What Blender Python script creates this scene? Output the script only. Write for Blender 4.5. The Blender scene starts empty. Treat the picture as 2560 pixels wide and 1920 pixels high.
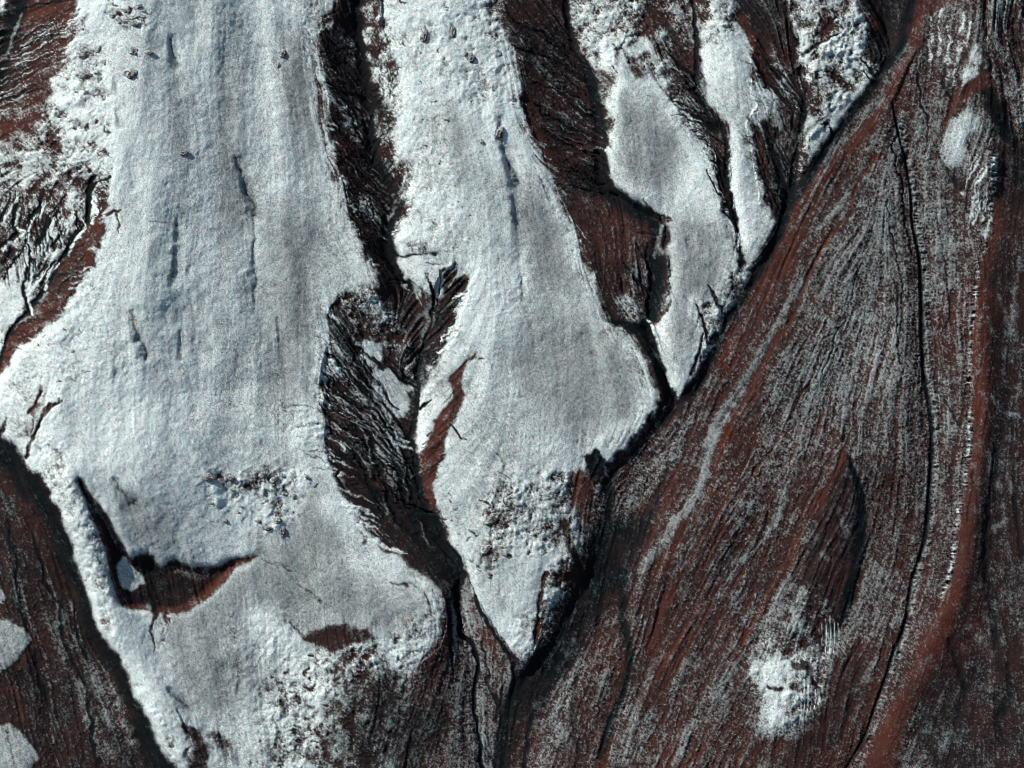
import bpy, math
import numpy as np

# ------------------------------------------------------------------ camera, sky, sun, exposure
scene = bpy.context.scene
CAM_H = 12000.0
cam_d = bpy.data.cameras.new('camera'); cam = bpy.data.objects.new('camera', cam_d)
scene.collection.objects.link(cam); scene.camera = cam
cam.location = (0, 0, CAM_H); cam.rotation_euler = (0, 0, 0)
cam_d.sensor_width = 36.0; cam_d.lens = 36.0 * CAM_H / 1024.0
cam_d.clip_start = 10.0; cam_d.clip_end = 40000.0

SUN_EL, SUN_AZ = 30.0, 140.0            # azimuth counter-clockwise from east: sun stands in the north-west
world = bpy.data.worlds.new('World'); scene.world = world; world.use_nodes = True
wn = world.node_tree
sky = wn.nodes.new('ShaderNodeTexSky'); sky.sky_type = 'NISHITA'; sky.sun_disc = False
sky.sun_elevation = math.radians(SUN_EL); sky.sun_rotation = math.radians(90 - SUN_AZ)
wn.links.new(sky.outputs[0], wn.nodes['Background'].inputs[0])
wn.nodes['Background'].inputs[1].default_value = 0.05
sun_d = bpy.data.lights.new('sun', 'SUN'); sun = bpy.data.objects.new('sun', sun_d)
scene.collection.objects.link(sun)
sun_d.energy = 4.0; sun_d.angle = math.radians(0.5); sun_d.color = (1.0, 0.955, 0.91)
sun.rotation_euler = (math.radians(90 - SUN_EL), 0, math.radians(SUN_AZ + 90))
scene.view_settings.view_transform = 'Standard'; scene.view_settings.look = 'None'
scene.view_settings.gamma = 1.0; scene.view_settings.exposure = 0.75
scene.cycles.pixel_filter_type = 'GAUSSIAN'; scene.cycles.filter_width = 1.0

# ------------------------------------------------------------------ the survey grid
# Plan coordinates ("plan units") run 0..2212 eastwards and 0..1659 southwards; 1 plan unit = K metres.
K = 1024.0 / 2212.0
STEP = 1.0 / 1.1                         # metres between height samples
XM, YM = 512 + 64, 384 + 64
NX, NY = int(2 * XM / STEP) + 1, int(2 * YM / STEP) + 1
xs = np.linspace(-XM, XM, NX).astype(np.float32); ys = np.linspace(YM, -YM, NY).astype(np.float32)
X, Y = np.meshgrid(xs, ys)
PX, PY = (X + 512) / K, (384 - Y) / K    # plan coordinates of every sample
PU = K / STEP                            # samples per plan unit
rng = np.random.default_rng(11)

def smooth(a, b, x):
    t = np.clip((x - a) / (b - a), 0, 1); return t * t * (3 - 2 * t)

def vnoise(cell, cell_y=None):
    """smooth value noise, cells given in samples; about zero mean, unit deviation"""
    cy = cell if cell_y is None else cell_y
    gx, gy = int(NX / cell) + 3, int(NY / cy) + 3
    g = rng.standard_normal((gy, gx)).astype(np.float32)
    fx = np.arange(NX, dtype=np.float32) / cell; fy = np.arange(NY, dtype=np.float32) / cy
    ix, iy = fx.astype(int), fy.astype(int); tx, ty = fx - ix, fy - iy
    tx = tx * tx * (3 - 2 * tx); ty = (ty * ty * (3 - 2 * ty))[:, None]
    r0 = g[iy]; r1 = g[iy + 1]
    row = r0 * (1 - ty) + r1 * ty
    return (row[:, ix] * (1 - tx) + row[:, ix + 1] * tx) * 1.5

def fbm(cell, octaves=4, gain=0.55, cell_y=None):
    s, a, n = 0, 1.0, 0
    for _ in range(octaves):
        s = s + a * vnoise(max(cell, 1.0), None if cell_y is None else max(cell_y, 1.0)); n += a * a; a *= gain; cell /= 2
        if cell_y: cell_y /= 2
    return s / math.sqrt(n)

def unit(a): return (a - a.mean()) / (a.std() + 1e-9)

def blur(a, r):
    """two box passes, radius r samples"""
    r = int(round(r))
    if r < 1: return a
    for _ in range(2):
        for ax in (0, 1):
            p = np.pad(a, [(r + 1, r) if i == ax else (0, 0) for i in (0, 1)], mode='edge').astype(np.float64)
            c = np.cumsum(p, axis=ax); n = a.shape[ax]
            hi = np.take(c, np.arange(2 * r + 1, 2 * r + 1 + n), axis=ax); lo = np.take(c, np.arange(0, n), axis=ax)
            a = ((hi - lo) / (2 * r + 1)).astype(np.float32)
    return a

W1x = 5.0 * fbm(46, 3) + 2.4 * fbm(9, 3); W1y = 5.0 * fbm(46, 3) + 2.4 * fbm(9, 3)
QX, QY = PX + W1x, PY + W1y              # ragged coordinates for natural borders
RX, RY = PX + 0.36 * W1x, PY + 0.36 * W1y  # calmer ones

MX, MY = PX + 0.72 * W1x, PY + 0.72 * W1y
def pts(s): return np.array([[float(v) for v in p.split(',')] for p in s.split()], dtype=np.float64)

def box(p, pad):
    x0, y0 = p.min(0) - pad; x1, y1 = p.max(0) + pad
    i0 = int(np.clip((x0 * K - 512 + XM) / STEP, 0, NX - 1)); i1 = int(np.clip((x1 * K - 512 + XM) / STEP + 2, 1, NX))
    j0 = int(np.clip((y0 * K - 384 + YM) / STEP, 0, NY - 1)); j1 = int(np.clip((y1 * K - 384 + YM) / STEP + 2, 1, NY))
    return slice(j0, j1), slice(i0, i1)

def inside(p, rough=True):
    sl = box(p, 26); m = np.zeros((NY, NX), np.float32)
    x = (QX if rough else RX)[sl]; y = (QY if rough else RY)[sl]
    c = np.zeros(x.shape, bool); n = len(p)
    for i in range(n):
        (ax, ay), (bx, by) = p[i], p[(i + 1) % n]
        if ay == by: continue
        c ^= ((ay > y) != (by > y)) & (x < (bx - ax) * (y - ay) / (by - ay) + ax)
    m[sl] = c
    return m, sl

def spline(p, k=6):
    if len(p) < 3: return p
    q = np.vstack([2 * p[0] - p[1], p, 2 * p[-1] - p[-2]]); out = []
    for i in range(1, len(q) - 2):
        for t in np.arange(k) / k:
            a, b, c, d = q[i - 1:i + 3]
            out.append(0.5 * (2 * b + (c - a) * t + (2 * a - 5 * b + 4 * c - d) * t * t + (3 * b - a - 3 * c + d) * t ** 3))
    out.append(p[-1]); return np.array(out)

def ratio(p, w0, w1, rough=True, k=6, reach=2.2, wm=None):
    """distance to a polyline over its own tapering half width"""
    p = spline(p, k); n = len(p) - 1; q = np.full((NY, NX), 9.0, np.float32)
    wmax = max(w0, w1, wm or 0)
    for i in range(n):
        a, b = p[i], p[i + 1]; sl = box(np.array([a, b]), wmax * reach + 12)
        x = (QX if rough else RX)[sl] - a[0]; y = (QY if rough else RY)[sl] - a[1]
        d = b - a; L2 = max(d @ d, 1e-6); t = np.clip((x * d[0] + y * d[1]) / L2, 0, 1)
        u = (i + t) / n
        w = w0 + (w1 - w0) * u if wm is None else np.where(u < .5, w0 + (wm - w0) * 2 * u, wm + (w1 - wm) * (2 * u - 1))
        r = np.hypot(x - t * d[0], y - t * d[1]) / np.maximum(w, .3)
        q[sl] = np.minimum(q[sl], r)
    return q

# ------------------------------------------------------------------ surface kinds
#          frost streak blob fleck  dust  dark  ribs lumps ripple thickness
KIND = {
 'snow':    (1.50, .08, .14, .16,  .30, .30,  .12, .26, .00, .86),
 'shadesnow':(1.25, .08, .12, .24,  .20, .60,  .12, .30, .00, .36),  # thin frost, with the shade of turned-away slopes painted into its tone
 'bright':  (1.70, .08, .16, .16,  .40, .05,  .12, .45, .00, 1.10),  # thick frost, sunlit brightness of some drifts painted in
 'thin':    (1.15, .14, .16, .24,  .25, .50,  .20, .30, .00, .50),
 'hatch':   (0.90, .40, .12, .30,  .45, .30,  .35, .40, .00, .90),
 'rough':   (1.05, .08, .36, .34,  .50, .20,  .12, 1.5, .00, 1.0),
 'mottled': (0.62, .10, .46, .44,  .40, .46,  .25, 2.2, .00, .70),
 'rock':    (0.36, .12, .40, .44,  .50, .40,  .30, 2.2, .00, .64),
 'ribbed':  (0.08, .22, .12, .30,  .52, .42,  1.4, .50, .00, .36),
 'ribfrost':(0.46, .22, .40, .40,  .46, .40,  .80, 1.2, .00, .72),
 'red':     (0.00, .16, .10, .26,  .95, .05,  .50, .25, .00, .30),
 'brown':   (0.02, .16, .12, .26,  .50, .52,  .45, .20, .00, .16),
 'dark':    (-.08, .12, .10, .16,  .08, .97,  .40, .25, .00, .14),  # dark sandy beds, also gully and channel shade painted in
 'apron':   (0.46, .22, .12, .46,  .42, .32,  .42, .10, .50, .24),
 'apronlow':(0.18, .20, .12, .44,  .54, .32,  .42, .10, .45, .18),
 'apronhi': (0.64, .22, .12, .50,  .38, .30,  .42, .10, .50, .32),
 'grey':    (0.90, .10, .08, .24,  .20, .50,  .08, .08, .12, .36),
 'haze':    (0.50, .12, .14, .30,  .55, .30,  .10, .10, .10, .30),
 'east':    (0.10, .14, .14, .30,  .40, .50,  .16, .10, .10, .24),
 'dusty':   (0.04, .10, .10, .24,  1.0, .00,  .10, .10, .10, .20),
}
KEYS = ('fr', 'sk', 'bl', 'fl', 'du', 'dk', 'rs', 'rb', 'rp', 'mx')
P = {k: np.full((NY, NX), v, np.float32) for k, v in zip(KEYS, KIND['apron'])}
CARVE = np.zeros((NY, NX), np.float32)

def lay(m, sl, kind, a=1.0):
    m = m[sl] * a
    for k, v in zip(KEYS, KIND[kind]): P[k][sl] += (v - P[k][sl]) * m

def area(kind, s, soft=1.0, rough=True, a=1.0, lift=0.0):
    p = pts(s) if isinstance(s, str) else s
    m, _ = inside(p, rough); sl = box(p, 26 + 2 * soft)
    m[sl] = blur(m[sl], soft * PU)
    lay(m, sl, kind, a)
    if lift: CARVE[sl] += m[sl] * lift
    return m

def line(kind, s, w0, w1, carve=0.0, soft=.35, a=1.0, rough=False, wm=None, k=6):
    p = pts(s) if isinstance(s, str) else s
    p = spline(p, k); n = len(p) - 1; wmax = max(w0, w1, wm or 0); S_ = box(p, wmax * 2 + 14)
    lx, ly = ((PX, PY) if rough == 2 else (QX, QY) if rough else (MX, MY) if max(w0, w1, wm or 0) < 6.5 else (RX, RY)); lx, ly = lx[S_], ly[S_]; q = np.full(lx.shape, 9.0, np.float32)
    for i in range(n):
        d = p[i + 1] - p[i]; x = lx - p[i][0]; y = ly - p[i][1]; t = np.clip((x * d[0] + y * d[1]) / max(d @ d, 1e-6), 0, 1); u = (i + t) / n
        w = w0 + (w1 - w0) * u if wm is None else np.where(u < .5, w0 + (wm - w0) * 2 * u, wm + (w1 - wm) * (2 * u - 1))
        q = np.minimum(q, np.hypot(x - t * d[0], y - t * d[1]) / np.maximum(w, .3))
    if kind:
        m = (1 - smooth(1 - soft, 1 + soft, q)) * a
        for key, v in zip(KEYS, KIND[kind]): P[key][S_] += (v - P[key][S_]) * m
    if carve: CARVE[S_] -= carve * np.clip(1 - (q / 1.25) ** 2, 0, 1) ** 1.3

# ------------------------------------------------------------------ landform outlines (plan units)
SPUR_W = pts("175,-150 178,50 165,90 130,150 115,200 105,230 150,250 200,290 215,340 238,385 234,430 228,470 214,525 205,570 185,595 165,620 150,640 135,668 110,695 70,748 37,778 12,815 0,850 2,900 8,935 28,962 58,990 66,1015 98,1024 106,1060 126,1090 140,1140 165,1190 174,1230 181,1244 186,1294 207,1329 225,1376 255,1419 282,1469 305,1501 320,1544 332,1589 355,1619 390,1656 450,1810 800,1810 870,1700 890,1560 915,1430 952,1400 967,1360 965,1310 950,1270 920,1228 880,1198 830,1180 790,1150 770,1110 740,1080 728,1060 715,1010 702,960 706,930 700,895 704,870 690,820 690,790 712,740 707,690 715,660 737,645 800,645 826,620 815,592 797,560 785,528 768,508 756,480 750,450 742,400 735,370 728,332 714,308 709,260 706,220 702,180 698,150 691,110 692,48 729,30 732,-150")
SPUR_M = pts("826,-150 826,30 832,70 850,120 855,165 848,210 845,280 852,330 884,370 890,400 887,440 868,480 853,520 858,552 866,580 880,600 904,618 930,640 955,590 985,568 1012,600 1012,640 990,715 960,770 935,815 908,860 897,920 905,985 918,1060 930,1092 962,1135 1000,1200 1010,1250 1040,1300 1065,1350 1090,1390 1118,1430 1140,1442 1156,1400 1166,1350 1168,1270 1170,1215 1200,1235 1232,1240 1240,1190 1222,1140 1215,1100 1225,1060 1240,1030 1265,1012 1262,985 1280,972 1304,990 1328,998 1333,972 1357,968 1362,945 1378,925 1400,918 1405,890 1425,880 1432,855 1426,820 1410,790 1390,758 1365,722 1340,702 1312,672 1310,640 1292,590 1268,560 1256,520 1232,470 1203,420 1186,380 1170,330 1151,280 1131,240 1126,180 1122,130 1100,80 1085,20 1080,-150")
SPUR_C = pts("1350,80 1395,72 1430,120 1440,170 1450,215 1470,252 1490,282 1520,312 1540,352 1556,400 1560,450 1580,500 1600,540 1612,572 1560,650 1540,705 1520,765 1500,805 1482,842 1465,862 1452,832 1440,792 1420,742 1413,695 1430,660 1446,620 1441,560 1428,535 1432,490 1420,468 1400,450 1370,440 1330,422 1310,402 1299,362 1299,330 1310,290 1328,262 1318,230 1320,180 1332,112")
SPUR_E = pts("1530,-150 1570,-20 1590,42 1612,70 1625,100 1622,130 1622,200 1632,235 1610,268 1622,330 1636,400 1641,440 1665,460 1682,492 1662,522 1640,550 1614,576 1586,505 1576,430 1580,370 1575,310 1570,272 1553,258 1530,228 1512,165 1508,90 1515,30")
SPUR_F = pts("1695,-150 1845,-150 1850,0 1870,60 1880,110 1897,150 1880,195 1850,228 1812,272 1790,300 1760,346 1732,392 1710,424 1712,362 1726,300 1736,200 1731,130 1706,62 1695,10")
KNOLL_A = pts("-150,1300 0,1336 15,1339 37,1354 52,1366 66,1384 57,1394 32,1429 0,1451 -150,1500")
KNOLL_B = pts("-150,1560 0,1572 17,1564 32,1579 75,1621 86,1639 70,1654 50,1676 20,1760 -150,1810")
KNOLL_C = pts("-150,1240 0,1270 12,1289 0,1304 -150,1290")
KNOLL_D = pts("1625,1455 1640,1442 1665,1430 1690,1425 1735,1413 1742,1438 1728,1452 1730,1490 1722,1550 1702,1572 1682,1586 1660,1602 1648,1560 1640,1510 1625,1480")
KNOLL_E = pts("2098,217 2070,238 2044,272 2032,314 2040,345 2060,368 2086,358 2098,312 2116,245")
SCAR = pts("165,1027 180,1030 200,1070 225,1107 250,1150 272,1187 287,1212 302,1200 320,1200 337,1210 350,1227 362,1217 380,1207 412,1222 440,1221 462,1228 500,1212 530,1203 556,1197 540,1210 505,1230 487,1246 475,1264 450,1288 412,1316 400,1324 370,1322 337,1320 320,1302 287,1317 262,1309 252,1289 245,1252 240,1217 225,1167 205,1117 187,1080 172,1042")
GULLY_NW = pts("-150,-150 175,-150 168,10 180,55 166,92 155,130 130,155 115,190 105,218 60,245 -150,265")
GULLY_W = pts("238,385 234,430 228,470 214,525 205,570 185,595 165,620 150,640 135,668 110,695 70,748 37,778 12,815 -150,900 -150,255 60,245 105,218 150,250 200,290 215,340")
GULLY_A = pts("729,-150 729,28 690,42 692,110 700,150 703,180 708,220 712,300 728,335 743,400 752,450 757,490 785,525 800,560 820,600 835,632 900,642 906,615 880,600 865,580 850,545 848,500 858,475 875,444 888,425 872,410 888,392 862,362 850,330 845,280 856,170 850,130 830,90 826,30 828,-150")
GULLY_A2 = pts("830,615 902,637 906,612 932,645 955,592 985,568 1012,600 1012,630 1000,662 980,702 970,740 950,772 925,812 908,852 900,900 892,940 900,990 912,1040 932,1090 962,1140 992,1200 1002,1240 995,1300 970,1306 950,1262 920,1227 880,1197 830,1181 790,1151 740,1080 715,1010 705,950 705,900 690,800 712,740 708,690 715,660 740,645 800,652")
GULLY_B = pts("1085,-150 1095,60 1122,130 1126,180 1131,240 1151,280 1170,330 1186,380 1203,420 1232,470 1256,520 1268,560 1292,590 1310,640 1312,672 1340,702 1365,722 1390,758 1410,790 1426,820 1432,860 1444,872 1458,850 1445,792 1420,742 1413,695 1430,660 1446,620 1441,560 1428,535 1432,490 1420,468 1400,450 1370,440 1330,422 1310,402 1299,362 1299,330 1310,290 1328,262 1318,230 1320,180 1335,112 1395,72 1380,-150")
GULLY_C = pts("1375,-150 1392,50 1430,120 1440,170 1450,215 1470,252 1490,282 1520,312 1540,352 1556,400 1560,450 1580,500 1600,540 1608,578 1614,572 1586,505 1576,430 1580,370 1575,310 1570,272 1553,258 1530,228 1512,165 1508,90 1520,-20 1530,-150")
GULLY_D = pts("1575,-150 1585,10 1612,70 1625,100 1622,200 1632,235 1610,268 1622,330 1636,400 1641,440 1665,460 1688,470 1710,424 1712,362 1726,300 1736,200 1731,130 1706,62 1690,0 1690,-150")
GULLY_E = pts("1850,-150 1855,10 1870,60 1882,112 1898,152 1912,155 1942,112 1966,60 1976,0 1980,-150")
TRUNK = pts("1985,-60 1950,90 1910,150 1850,230 1790,310 1740,385 1702,450 1682,510 1642,585 1592,655 1552,725 1520,805 1480,865 1430,905 1380,955 1332,1005 1315,1045 1313,1105 1300,1165 1280,1230 1232,1315 1200,1375 1152,1445 1115,1490 1092,1570 1080,1720")
CHAN = pts("1926,225 1942,300 1955,350 1966,415 1969,477 1978,520 1986,565 1990,650 1991,715 1995,790 2000,830 2009,885 2014,935 2013,985 2009,1055 2004,1130 1996,1180 1976,1240 1968,1272 1954,1357 1934,1404 1914,1469 1891,1531 1871,1589 1834,1656 1790,1740")
RIDGE = pts("2150,330 2142,420 2126,520 2112,600 2102,700 2098,800 2096,900 2094,960 2084,1050 2066,1150 2052,1250 2036,1290")
WEST_APRON = pts("-150,880 0,870 8,935 28,962 58,990 66,1015 98,1024 106,1060 126,1090 140,1140 165,1190 174,1230 181,1244 186,1294 207,1329 225,1376 255,1419 282,1469 305,1501 320,1544 332,1589 355,1619 390,1656 450,1810 -150,1810")
LOW_GULLY = pts("965,1310 968,1360 952,1400 915,1430 890,1560 870,1700 860,1810 1080,1810 1092,1570 1115,1490 1140,1442 1118,1430 1090,1390 1065,1350 1040,1300 1010,1250 1000,1238 995,1300")
EAST = pts("2150,-150 2105,60 2118,170 2160,330 2150,420 2140,500 2132,640 2128,760 2132,900 2120,1000 2100,1130 2088,1230 2060,1330 2020,1420 1985,1500 1990,1560 2010,1660 2030,1810 2400,1810 2400,-150")
BLOCK = pts("1826,985 1845,1040 1866,1095 1866,1150 1858,1200 1842,1260 1815,1320 1780,1380 1740,1415 1690,1422 1700,1370 1720,1300 1735,1230 1740,1180 1755,1125 1785,1055")

# ------------------------------------------------------------------ paint the surface kinds
# western apron and its streaks
area('apronlow', WEST_APRON); area('dark', WEST_APRON, 1, True, .4)
for s, w in (("0,1042 40,1092 70,1142 100,1230 112,1320 140,1404 175,1494 200,1569 205,1656", 4), ("0,1100 30,1200 50,1290 75,1370 95,1450 110,1560 120,1660", 3),
             ("30,1250 60,1330 90,1400 110,1480", 4), ("45,1244 52,1300 60,1366", 4), ("90,1270 120,1360 140,1440 165,1500", 5)):
    line('apron', s, w * .6, w, 0, .7, .8)
for s in ("150,1305 165,1350 185,1400 205,1440 230,1480 250,1520 270,1570 285,1600", "165,1370 190,1450 215,1500 240,1560", "170,1480 180,1530 200,1580", "195,1560 215,1600 230,1640"):
    line('apronhi', s, 7, 14, 0, .8, .85)
for s in ("10,1130 35,1230 48,1340 70,1420 95,1530", "60,1120 85,1210 100,1280 120,1340 150,1420 185,1520 200,1600 205,1700", "130,1240 155,1330 190,1420"):
    line('dark', s, 3, 5, 1.0, .5, .85)
line('dark', "-60,900 20,985 70,1040 112,1100 150,1200 168,1270 200,1350 240,1420 285,1500 310,1570 345,1640 400,1720", 30, 24, 0, .75, 1, True)
line('brown', "-30,1010 60,1110 110,1210 150,1290", 8, 16, 0, .7, .8)
line('red', "0,1190 10,1230 5,1330", 3, 4, 0, .6, .6); line('red', "40,1440 70,1400 95,1370", 8, 3, 0, .6, .5); line('red', "0,1500 30,1500 45,1560", 9, 6, 0, .7, .5)

# eastern apron: speckled fan, with red and grey strips running down it
area('apronlow', "1985,60 1900,250 1750,430 1690,520 1600,660 1540,760 1440,920 1340,1020 1300,1200 1230,1330 1130,1500 1080,1810 1600,1810 1700,1600 1800,1200 1830,980 1700,1000 1650,850 1760,600 1860,380 1930,230", 8)
area('apronhi', "1920,290 1945,420 1960,600 1965,800 1900,880 1800,900 1730,840 1760,700 1810,560 1850,470 1880,370", 12)
area('apronhi', "1700,760 1790,860 1730,960 1680,1060 1600,1120 1640,960", 10, True, .6)
area('apronhi', "1600,1330 1680,1270 1720,1260 1690,1360 1650,1420 1610,1440 1630,1380", 8, True, .8)
area('apron', "1870,870 1990,850 2000,1100 1960,1260 1880,1200 1870,1080 1840,980", 8)
area('apronlow', "1880,1030 2000,1010 1995,1160 1950,1300 1840,1480 1740,1650 1560,1810 1850,1810 2000,1480 2040,1300 1960,1250 1870,1200", 10)
area('apron', "1985,480 2080,500 2075,820 2020,830 2000,700", 6, True, .9)
area('apronlow', "2010,620 2080,640 2080,780 2040,800 2015,720", 8, True, .7)
area('apronlow', "2040,950 2078,940 2070,1060 2040,1180 2000,1290 1990,1230 2015,1100", 8, True, .8)
area('apron', "1985,20 2095,20 2100,170 2050,240 2000,300 1990,420 1960,400 1940,300 1950,170 1970,100", 5)
area('red', "1968,0 2060,-60 2100,-20 2010,40 1992,110 1960,110", 4, True, .85)
# red strips
line('red', "1984,95 1950,150 1934,185 1896,250 1834,318 1784,368 1746,415 1715,470 1690,540", 11, 26, -1.0, .4, .95, wm=13)
area('red', "1690,470 1760,420 1790,440 1740,520 1700,590 1650,680 1590,760 1560,800 1540,780 1600,670 1660,580", 6, True, .85)
line('red', "1905,330 1880,350 1850,410 1834,465 1796,515 1759,570 1734,615 1716,665 1691,715 1659,765 1620,840 1581,900", 5, 8, 1.0, .5, .95)
line('red', "1581,880 1560,960 1531,1080 1481,1142 1456,1192 1430,1240", 8, 10, 0, .6, .85)
line('red', "1750,830 1700,920 1650,1000 1600,1080 1545,1170 1500,1250", 3, 6, 1.2, .6, .8)
line('red', "1800,620 1790,680 1770,760 1740,850", 2, 3, .8, .6, .7)
line('red', "1640,1190 1560,1290 1480,1370 1430,1440 1390,1520 1340,1610 1290,1680", 8, 14, 0, .6, .75)
line('red', "1780,1060 1740,1130 1700,1220 1660,1300 1600,1400 1540,1480 1480,1560 1420,1660", 6, 12, 0, .6, .75)
line('red', "1560,1240 1500,1340 1460,1420 1420,1490", 14, 22, 0, .9, .6); line('red', "1700,1500 1640,1600 1580,1700", 20, 30, 0, .9, .5); line('red', "1500,1180 1440,1300 1400,1400", 10, 16, 0, .9, .5); area('red', "1860,1400 1920,1380 1900,1500 1800,1640 1700,1720 1660,1700 1760,1560", 16, True, .5)
line('red', "1730,1460 1690,1620 1640,1720", 20, 40, 0, .7, .5)
area('brown', "1800,1430 1880,1400 1860,1520 1780,1620 1700,1720 1640,1720 1720,1600", 10, True, .85)
# narrow red and grey streaks spread over the fan
fan = [("1935,300 1840,480 1740,680 1640,880 1560,1040 1460,1240 1380,1420 1300,1640", 1), ("1940,320 1880,520 1810,720 1730,920 1640,1110 1560,1290 1460,1480 1400,1680", 1),
       ("1945,340 1920,560 1880,760 1820,930 1740,1090 1650,1280 1560,1460 1480,1680", 1), ("1950,360 1945,600 1935,800 1925,960 1900,1080 1890,1200 1850,1350 1760,1500 1640,1700", 1),
       ("1700,470 1640,620 1560,780 1460,940 1390,1040 1360,1150 1320,1270 1240,1420 1190,1560 1160,1700", 1)]
fan = [spline(pts(s), 12) for s, _ in fan]
def between(u, a, b, n=9):
    """a streak that runs at fraction u between two neighbouring fan lines, from a to b along them"""
    i = min(int(u), len(fan) - 2); f = u - i; order = [4, 0, 1, 2, 3]
    A, B = fan[order[i]], fan[order[i + 1]]; out = []
    for t in np.linspace(a, b, n):
        p, q = t * (len(A) - 1), t * (len(B) - 1)
        pa = A[min(int(p), len(A) - 2)] * (1 - p % 1) + A[min(int(p) + 1, len(A) - 1)] * (p % 1)
        pb = B[min(int(q), len(B) - 2)] * (1 - q % 1) + B[min(int(q) + 1, len(B) - 1)] * (q % 1)
        out.append(pa * (1 - f) + pb * f)
    return np.array(out)
for i in range(120):
    u = rng.uniform(0, 3.98); a = rng.uniform(.12, .9); b = min(1.0, a + rng.uniform(.06, .28)); w = rng.uniform(.8, 2.8)
    kind = ('brown', 'apronhi', 'red', 'dark', 'apronhi', 'red', 'dark', 'grey')[rng.integers(8)]
    line(kind, between(u, a, b), w * .4, w * (.6 if kind in ('dark',) else 1.4), {'dark': 1.3, 'red': .6}.get(kind, -.4), .7, rng.uniform(.45, .85), k=2)
# smooth grey strips
line('grey', "1834,415 1809,455 1784,480 1765,510", 7, 5, -.6, .5, .8)
line('grey', "1730,610 1721,630 1684,692 1659,740 1630,790 1606,830 1560,900 1531,955", 6, 13, -.6, .5, .75)
line('grey', "1545,930 1531,975 1511,1055 1468,1117 1443,1155 1418,1192 1390,1232", 9, 11, -.6, .5, .85)
line('grey', "1700,1080 1680,1120 1655,1150", 4, 7, -.4, .6, .7); line('grey', "1710,1040 1670,1120 1640,1180 1610,1210", 4, 5, -.4, .6, .6)
line('grey', "1760,350 1730,400", 4, 3, -.3, .5, .5); line('grey', "1830,290 1790,345 1775,370", 5, 4, -.3, .5, .6)
# ripple-banked boulder belts beside the trunk channel
area('apronhi', "1430,930 1500,880 1520,900 1480,970 1440,1030 1400,1090 1360,1130 1330,1120 1335,1050 1370,990", 6, True, .75)
area('apronhi', "1360,1600 1400,1540 1440,1500 1400,1570 1390,1640 1330,1660 1320,1560 1340,1500 1380,1460 1380,1540", 5, True, .7)
area('apronhi', "1180,1450 1240,1400 1260,1460 1230,1520 1210,1640 1170,1680 1180,1560", 7, True, .75)
area('apronhi', "1520,1500 1600,1410 1620,1430 1570,1510 1520,1560 1480,1640 1440,1660 1470,1580", 6, True, .8)
line('dark', "1445,1000 1420,1080 1390,1150 1370,1210", 5, 9, .5, .7, .6); line('dark', "1350,1240 1345,1330 1360,1420 1345,1500 1320,1560 1300,1640", 12, 6, .8, .6, .8)
line('dark', "1210,1400 1190,1470 1150,1560 1135,1660", 7, 5, .8, .6, .85); line('dark', "1240,1470 1235,1560 1250,1620", 6, 5, .6, .7, .6)
# the brown block standing in the fan, its flank with shade painted dark, and pale patches
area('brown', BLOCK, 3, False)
line('red', "1824,990 1808,1020 1785,1062 1765,1105", 6, 10, 0, .7, .9, False)
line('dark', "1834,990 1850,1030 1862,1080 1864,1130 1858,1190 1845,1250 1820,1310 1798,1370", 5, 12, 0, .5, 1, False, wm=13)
line('haze', "1812,1100 1822,1130 1832,1145", 6, 7, 0, .7, .9); line('haze', "1735,1285 1725,1320 1700,1345", 10, 12, 0, .7, .9); line('grey', "1735,1270 1722,1300", 6, 8, 0, .7, .7)
line('haze', "1775,1195 1790,1215", 6, 8, 0, .7, .6); line('dark', "1808,1120 1820,1150", 3, 3, 0, .6, .7)
area('mottled', "1640,1400 1700,1340 1730,1270 1760,1280 1790,1330 1810,1400 1770,1500 1740,1560 1690,1600 1650,1590 1630,1500", 18, True, .55); area('rough', KNOLL_D, 10, True, .6); area('bright', "1650,1440 1700,1432 1720,1430 1700,1470 1690,1560 1665,1570", 10, True, .8)
line('dark', "1738,1440 1748,1470 1770,1500", 6, 4, 1, .5, .7); line('brown', "1660,1490 1690,1494", 4, 4, 1, .5, .9); line('brown', "1715,1440 1745,1450", 6, 6, 1, .5, .8)
for i in range(5): line('bright', np.array([[1776 + i * 9, 1332 + abs(i - 2) * 8], [1778 + i * 9, 1375], [1775 + i * 9, 1422 - abs(i - 2) * 10]]), 1.0, .8, 0, .7, .6, 2)
for i in range(6): line('bright', np.array([[1730 + i * 8, 1462 + i * 7], [1732 + i * 8, 1510], [1728 + i * 8, 1565 - i * 8]]), 1.2, .8, 0, .7, .65, 2)
# right-hand ridge, dusty band and dark brown eastern ground
area('east', EAST, 4)
area('dusty', "2150,430 2132,520 2112,610 2104,720 2102,860 2098,960 2088,1050 2068,1160 2056,1250 2030,1310 1985,1400 1948,1490 1915,1580 1880,1680 1940,1680 1960,1580 2000,1480 2040,1400 2075,1290 2092,1200 2104,1100 2120,1000 2136,900 2130,780 2136,620 2160,500 2160,440", 5, False, .85)
line('dusty', "2126,640 2120,760 2124,880", 16, 16, 0, .85, .8, False); line('dusty', "2124,900 2108,1010 2092,1140 2084,1230 2062,1300 2020,1380 1985,1470", 15, 15, 0, .85, .9, False)
line('dusty', "1955,1512 1940,1545 1912,1600 1890,1680", 12, 26, 0, .9, 1, False)
line('red', "2126,560 2118,700 2118,820 2125,930", 12, 10, 0, .6, .6, False)
for s, w in (("2141,850 2160,885 2172,895 2200,900", 4), ("2135,885 2150,910", 3), ("2100,880 2110,815 2140,740", 3), ("2130,668 2142,672", 5), ("2140,690 2150,720", 4),
             ("2200,560 2190,650 2185,720", 7), ("2160,640 2180,700", 5)): line('haze', s, w * .6, w, -.3, .7, .9)
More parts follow.
